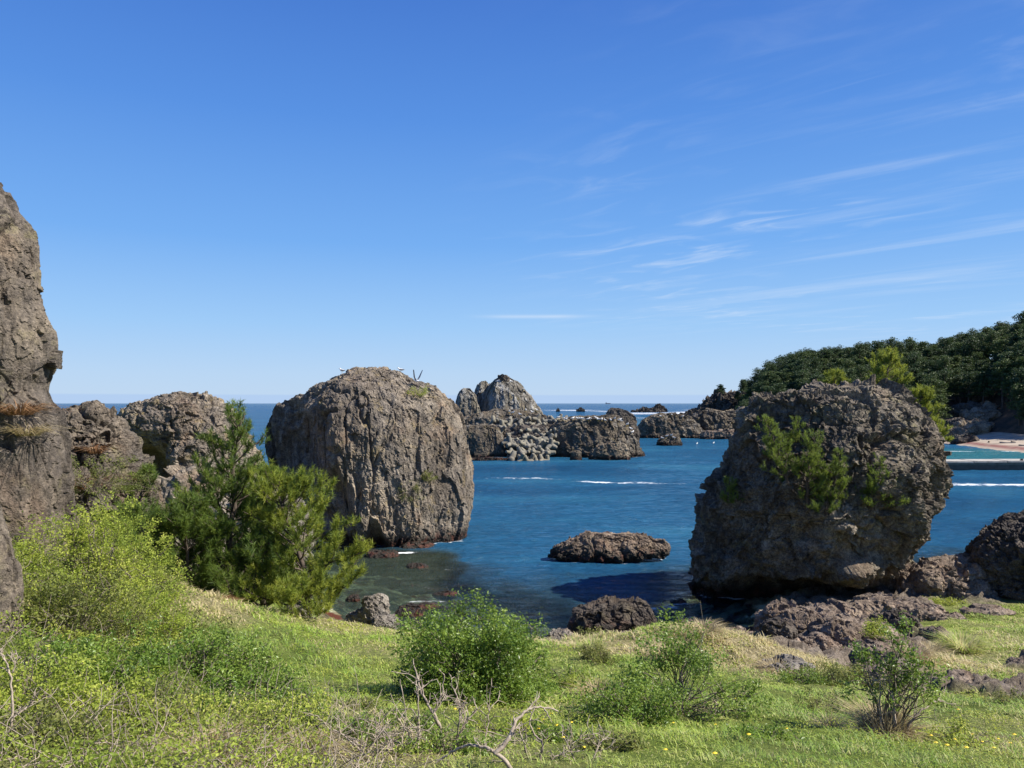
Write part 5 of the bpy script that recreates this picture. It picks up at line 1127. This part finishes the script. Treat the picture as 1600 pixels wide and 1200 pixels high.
tuft('straw tuft at the bottom beside the dead branches', bg(470, 5.6), .4, .22, 800, 712, 'straw', w=.003)
tuft('rusty dry tuft at the turf edge under the dark pines', bg(345, 15.6), .45, .16, 300, 713, 'rust', w=.008)
for u, v, d, h, lab in [(597, 962, 17.9, .5, 'tall dry stalk on top of the upright pale rock'), (1010, 985, 18.5, .55, 'leftmost tall dry stalk above the shore edge'), (1096, 955, 17.5, .7, 'tall dry stalk before the foot of the huge boulder'), (640, 975, 17.5, .45, 'dry stalk at the turf edge left of the bush top')]:
    p_ = P(u, v, d); x0, d0, z0 = bg(u, d); L_ = [(np.array([(0, 0, 0), (.02, 0, .5*(p_[2]+.2-z0)), (-.03, 0, p_[2]+.25-z0)]), np.array([.006, .005, .003]))]
    V, F = tubes(L_, 5); tag(mesh_np('dry_stalk', V, F, M['dead'], None, (x0, d0, z0)), lab, 'dry stalk')
# dandelions
_b = B('dandelion_yellow'); M['dand'] = _b.done(_b.prin(Base_Color=(.80, .58, .02), Roughness=.6))
pet = []; g = np.random.default_rng(15)
th = np.linspace(0, 2*math.pi, 17)[:-1]
Vd = [(0, 0, .012)]+[(math.cos(a)*(.019 if i_ % 2 else .013), math.sin(a)*(.019 if i_ % 2 else .013), .004) for i_, a in enumerate(th)]+[(0, 0, -.006)]
Fd = [(0, 1+i_, 1+(i_+1) % 16) for i_ in range(16)]+[(17, 1+(i_+1) % 16, 1+i_) for i_ in range(16)]
fd = None
spots = [(1455, 1160), (1470, 1155), (1462, 1172), (1500, 1150), (1492, 1166), (1520, 1158), (1535, 1170), (1545, 1152), (1560, 1165), (1578, 1172), (1585, 1158), (1480, 1176), (1510, 1180), (1553, 1180), (1497, 1117), (1052, 1140), (1117, 1192), (912, 1182), (1118, 1143), (885, 1155), (870, 1145), (880, 1165), (862, 1125),
         (725, 1105), (712, 1118), (583, 1086), (1170, 1160), (1030, 1100), (960, 1120), (900, 1110), (1150, 1100), (850, 1135), (842, 1150), (875, 1120), (893, 1140), (1040, 1185), (1230, 1150)]
for k, (u, v) in enumerate(spots):
    c = ground_at(u, v, 4, 20); c[2] += .07
    side = 'right corner of the turf' if u > 1400 else 'turf between the central bush and the open shrub' if u > 820 else 'turf left of the central bush'
    lab = f'yellow dandelion flower in the {side}'
    if fd is None: fd = tag(mesh_np('dandelion', Vd, Fd, M['dand'], None, tuple(c)), lab, 'flower', 'dandelions in the turf')
    else: copy_thing(fd, tuple(c), 0, g.uniform(.8, 1.25), lab)
# ------------------------------------------------------------------ bare foreground branches
def bare(label, base, segs, seed, r0=.02, sub=14, name='bare_branch', side=.28, cat='dead branch'):
    """segs: polylines in photo pixels at distance d -> real 3-D curves; side twigs are grown"""
    g = np.random.default_rng(seed); lines = []
    for d, pl, rr in segs:
        pp = np.array([P(u, v, d+dd_) for u, v, dd_ in pl])
        s = np.linspace(0, len(pp)-1, 5*(len(pp)-1)+1); q_ = np.stack([np.interp(s, np.arange(len(pp)), pp[:, k]) for k in range(3)], 1)
        kr = np.array([.25, .5, .25]); qs = q_.copy()
        for _ in range(3): qs[1:-1] = qs[:-2]*.25+qs[1:-1]*.5+qs[2:]*.25
        qs += g.normal(size=qs.shape)*.004
        rr = rr*1.35; lines.append((qs, np.linspace(rr, rr*.35, len(qs))))
        for _ in range(sub):
            i0 = g.integers(2, len(qs)); dr = unit(qs[min(i0, len(qs)-1)]-qs[i0-1]); a = unit(dr*.5+g.normal(size=3)*np.array([.6, .4, .5])+np.array([0, 0, .35]))
            L_ = side*g.uniform(.25, 1.); tw = wander(qs[i0], a, L_, 6, .2, g); lines.append((tw, np.linspace(rr*.4, .0022, 7)))
            for _ in range(2):
                j0 = g.integers(2, 6); lines.append((wander(tw[j0], unit(unit(tw[j0]-tw[j0-1])+g.normal(size=3)*.7), L_*.4, 3, .2, g), np.linspace(.0035, .0018, 4)))
    V, F = tubes(lines, 6); o = mesh_np(name, V-np.array(base), F, M['dead'], None, tuple(base), smooth=True)
    return tag(o, label, cat)
b0 = bg(705, 6.2)
bare('bare forked grey shrub rising before the shaded foot of the central bush', b0, [(6.2, [(702, 1225, 0), (696, 1165, 0), (686, 1130, .1), (672, 1108, .1), (655, 1075, .15), (650, 1045, .2)], .013), (6.2, [(690, 1140, 0), (676, 1120, -.1), (690, 1090, 0), (694, 1055, 0)], .009),
    (6.2, [(700, 1180, 0), (716, 1150, .1), (728, 1128, .1), (745, 1108, .15)], .010), (6.2, [(712, 1160, 0), (719, 1120, -.1), (718, 1090, 0), (702, 1068, .1)], .007)], 801, side=.22, sub=10)
bare('long curved pale dead branch arching across the bottom centre', tuple(P(800, 1225, 5.2)), [(5.2, [(815, 1235, 0), (795, 1195, 0), (776, 1176, 0), (752, 1166, .05), (728, 1164, .05), (706, 1176, .1), (680, 1192, .1)], .013), (5.2, [(774, 1178, 0), (795, 1155, .05), (802, 1140, .1), (806, 1125, .15), (820, 1112, .2), (836, 1104, .25), (872, 1111, .3)], .012)], 802, side=.15, sub=6)
bare('bare twisted twig bush right of the arched dead branch', bg(845, 6.0), [(6., [(838, 1225, 0), (842, 1190, 0), (850, 1160, 0), (836, 1150, .1), (826, 1128, .1), (832, 1112, .2)], .009), (6., [(832, 1210, 0), (822, 1170, -.1), (810, 1135, 0)], .007), (6., [(850, 1200, 0), (870, 1180, 0), (895, 1172, .1)], .006)], 803, side=.2, sub=8)
bare('dark bare stem with twigs left of the forked grey shrub', bg(652, 5.9), [(5.9, [(654, 1225, 0), (650, 1180, 0), (640, 1150, .1), (622, 1122, .1)], .010), (5.9, [(652, 1180, 0), (655, 1130, .1), (653, 1090, .1), (650, 1060, .2)], .007)], 804, side=.22, sub=9)
bare('spidery dry twigs at the bottom between straw and bare branches', bg(590, 5.6), [(5.6, [(600, 1215, 0), (570, 1180, 0), (540, 1150, 0), (500, 1130, .1)], .008), (5.6, [(560, 1215, 0), (575, 1170, 0), (600, 1140, 0)], .007)], 805, side=.26, sub=12)
bare('pale forked dry stalk at the left border', bg(20, 5.0), [(5.0, [(8, 1225, 0), (14, 1170, 0), (21, 1100, 0), (18, 1050, .05), (2, 1020, .1)], .008), (5.0, [(18, 1050, 0), (32, 1025, .05)], .004), (5.0, [(22, 1120, 0), (50, 1098, .1)], .004)], 806, side=.12, sub=5, name='dry_stalk', cat='dry stalk')
bare('low dead twig bush in front of the round central bush', bg(745, 6.6), [(6.6, [(742, 1200, 0), (738, 1160, 0), (726, 1128, .1), (722, 1098, .1)], .008), (6.6, [(744, 1195, 0), (760, 1150, 0), (764, 1112, .1)], .008), (6.6, [(746, 1198, 0), (780, 1165, 0), (800, 1150, .1)], .006)], 811, side=.3, sub=12)
bare('fine dead twig bush among the herbs left of the dark bare stem', bg(600, 5.8), [(5.8, [(612, 1210, 0), (606, 1165, 0), (590, 1130, .1)], .007), (5.8, [(616, 1210, 0), (628, 1160, 0), (634, 1120, .1)], .007)], 812, side=.3, sub=12)
bare('dead twigs spreading at the right of the bare branches', bg(900, 6.0), [(6.0, [(905, 1215, 0), (896, 1180, 0), (880, 1150, .1)], .006), (6.0, [(908, 1215, 0), (930, 1180, 0), (944, 1150, .1)], .006)], 813, side=.25, sub=10)
bare('slender dark branching stems of the sparse lower-right shrub', bg(1395, 8.4), [(8.4, [(1402, 1175, 0), (1398, 1130, 0), (1396, 1090, 0), (1388, 1060, .1)], .017), (8.4, [(1412, 1165, 0), (1420, 1130, 0), (1440, 1110, 0), (1470, 1090, .1)], .013), (8.4, [(1378, 1150, 0), (1374, 1100, 0), (1376, 1060, .1)], .010)], 807, side=.35, sub=9, name='bare_shrub', cat='shrub')
bare('slender dark stems of the open shrub right of centre', bg(1050, 9.0), [(9., [(1052, 1190, 0), (1046, 1150, 0), (1020, 1110, 0), (1000, 1090, .1)], .011), (9., [(1075, 1190, 0), (1095, 1150, 0), (1108, 1120, 0), (1120, 1100, .1)], .011), (9., [(1060, 1190, 0), (1062, 1130, 0), (1070, 1080, .1)], .009)], 808, side=.35, sub=9, name='bare_shrub', cat='shrub')
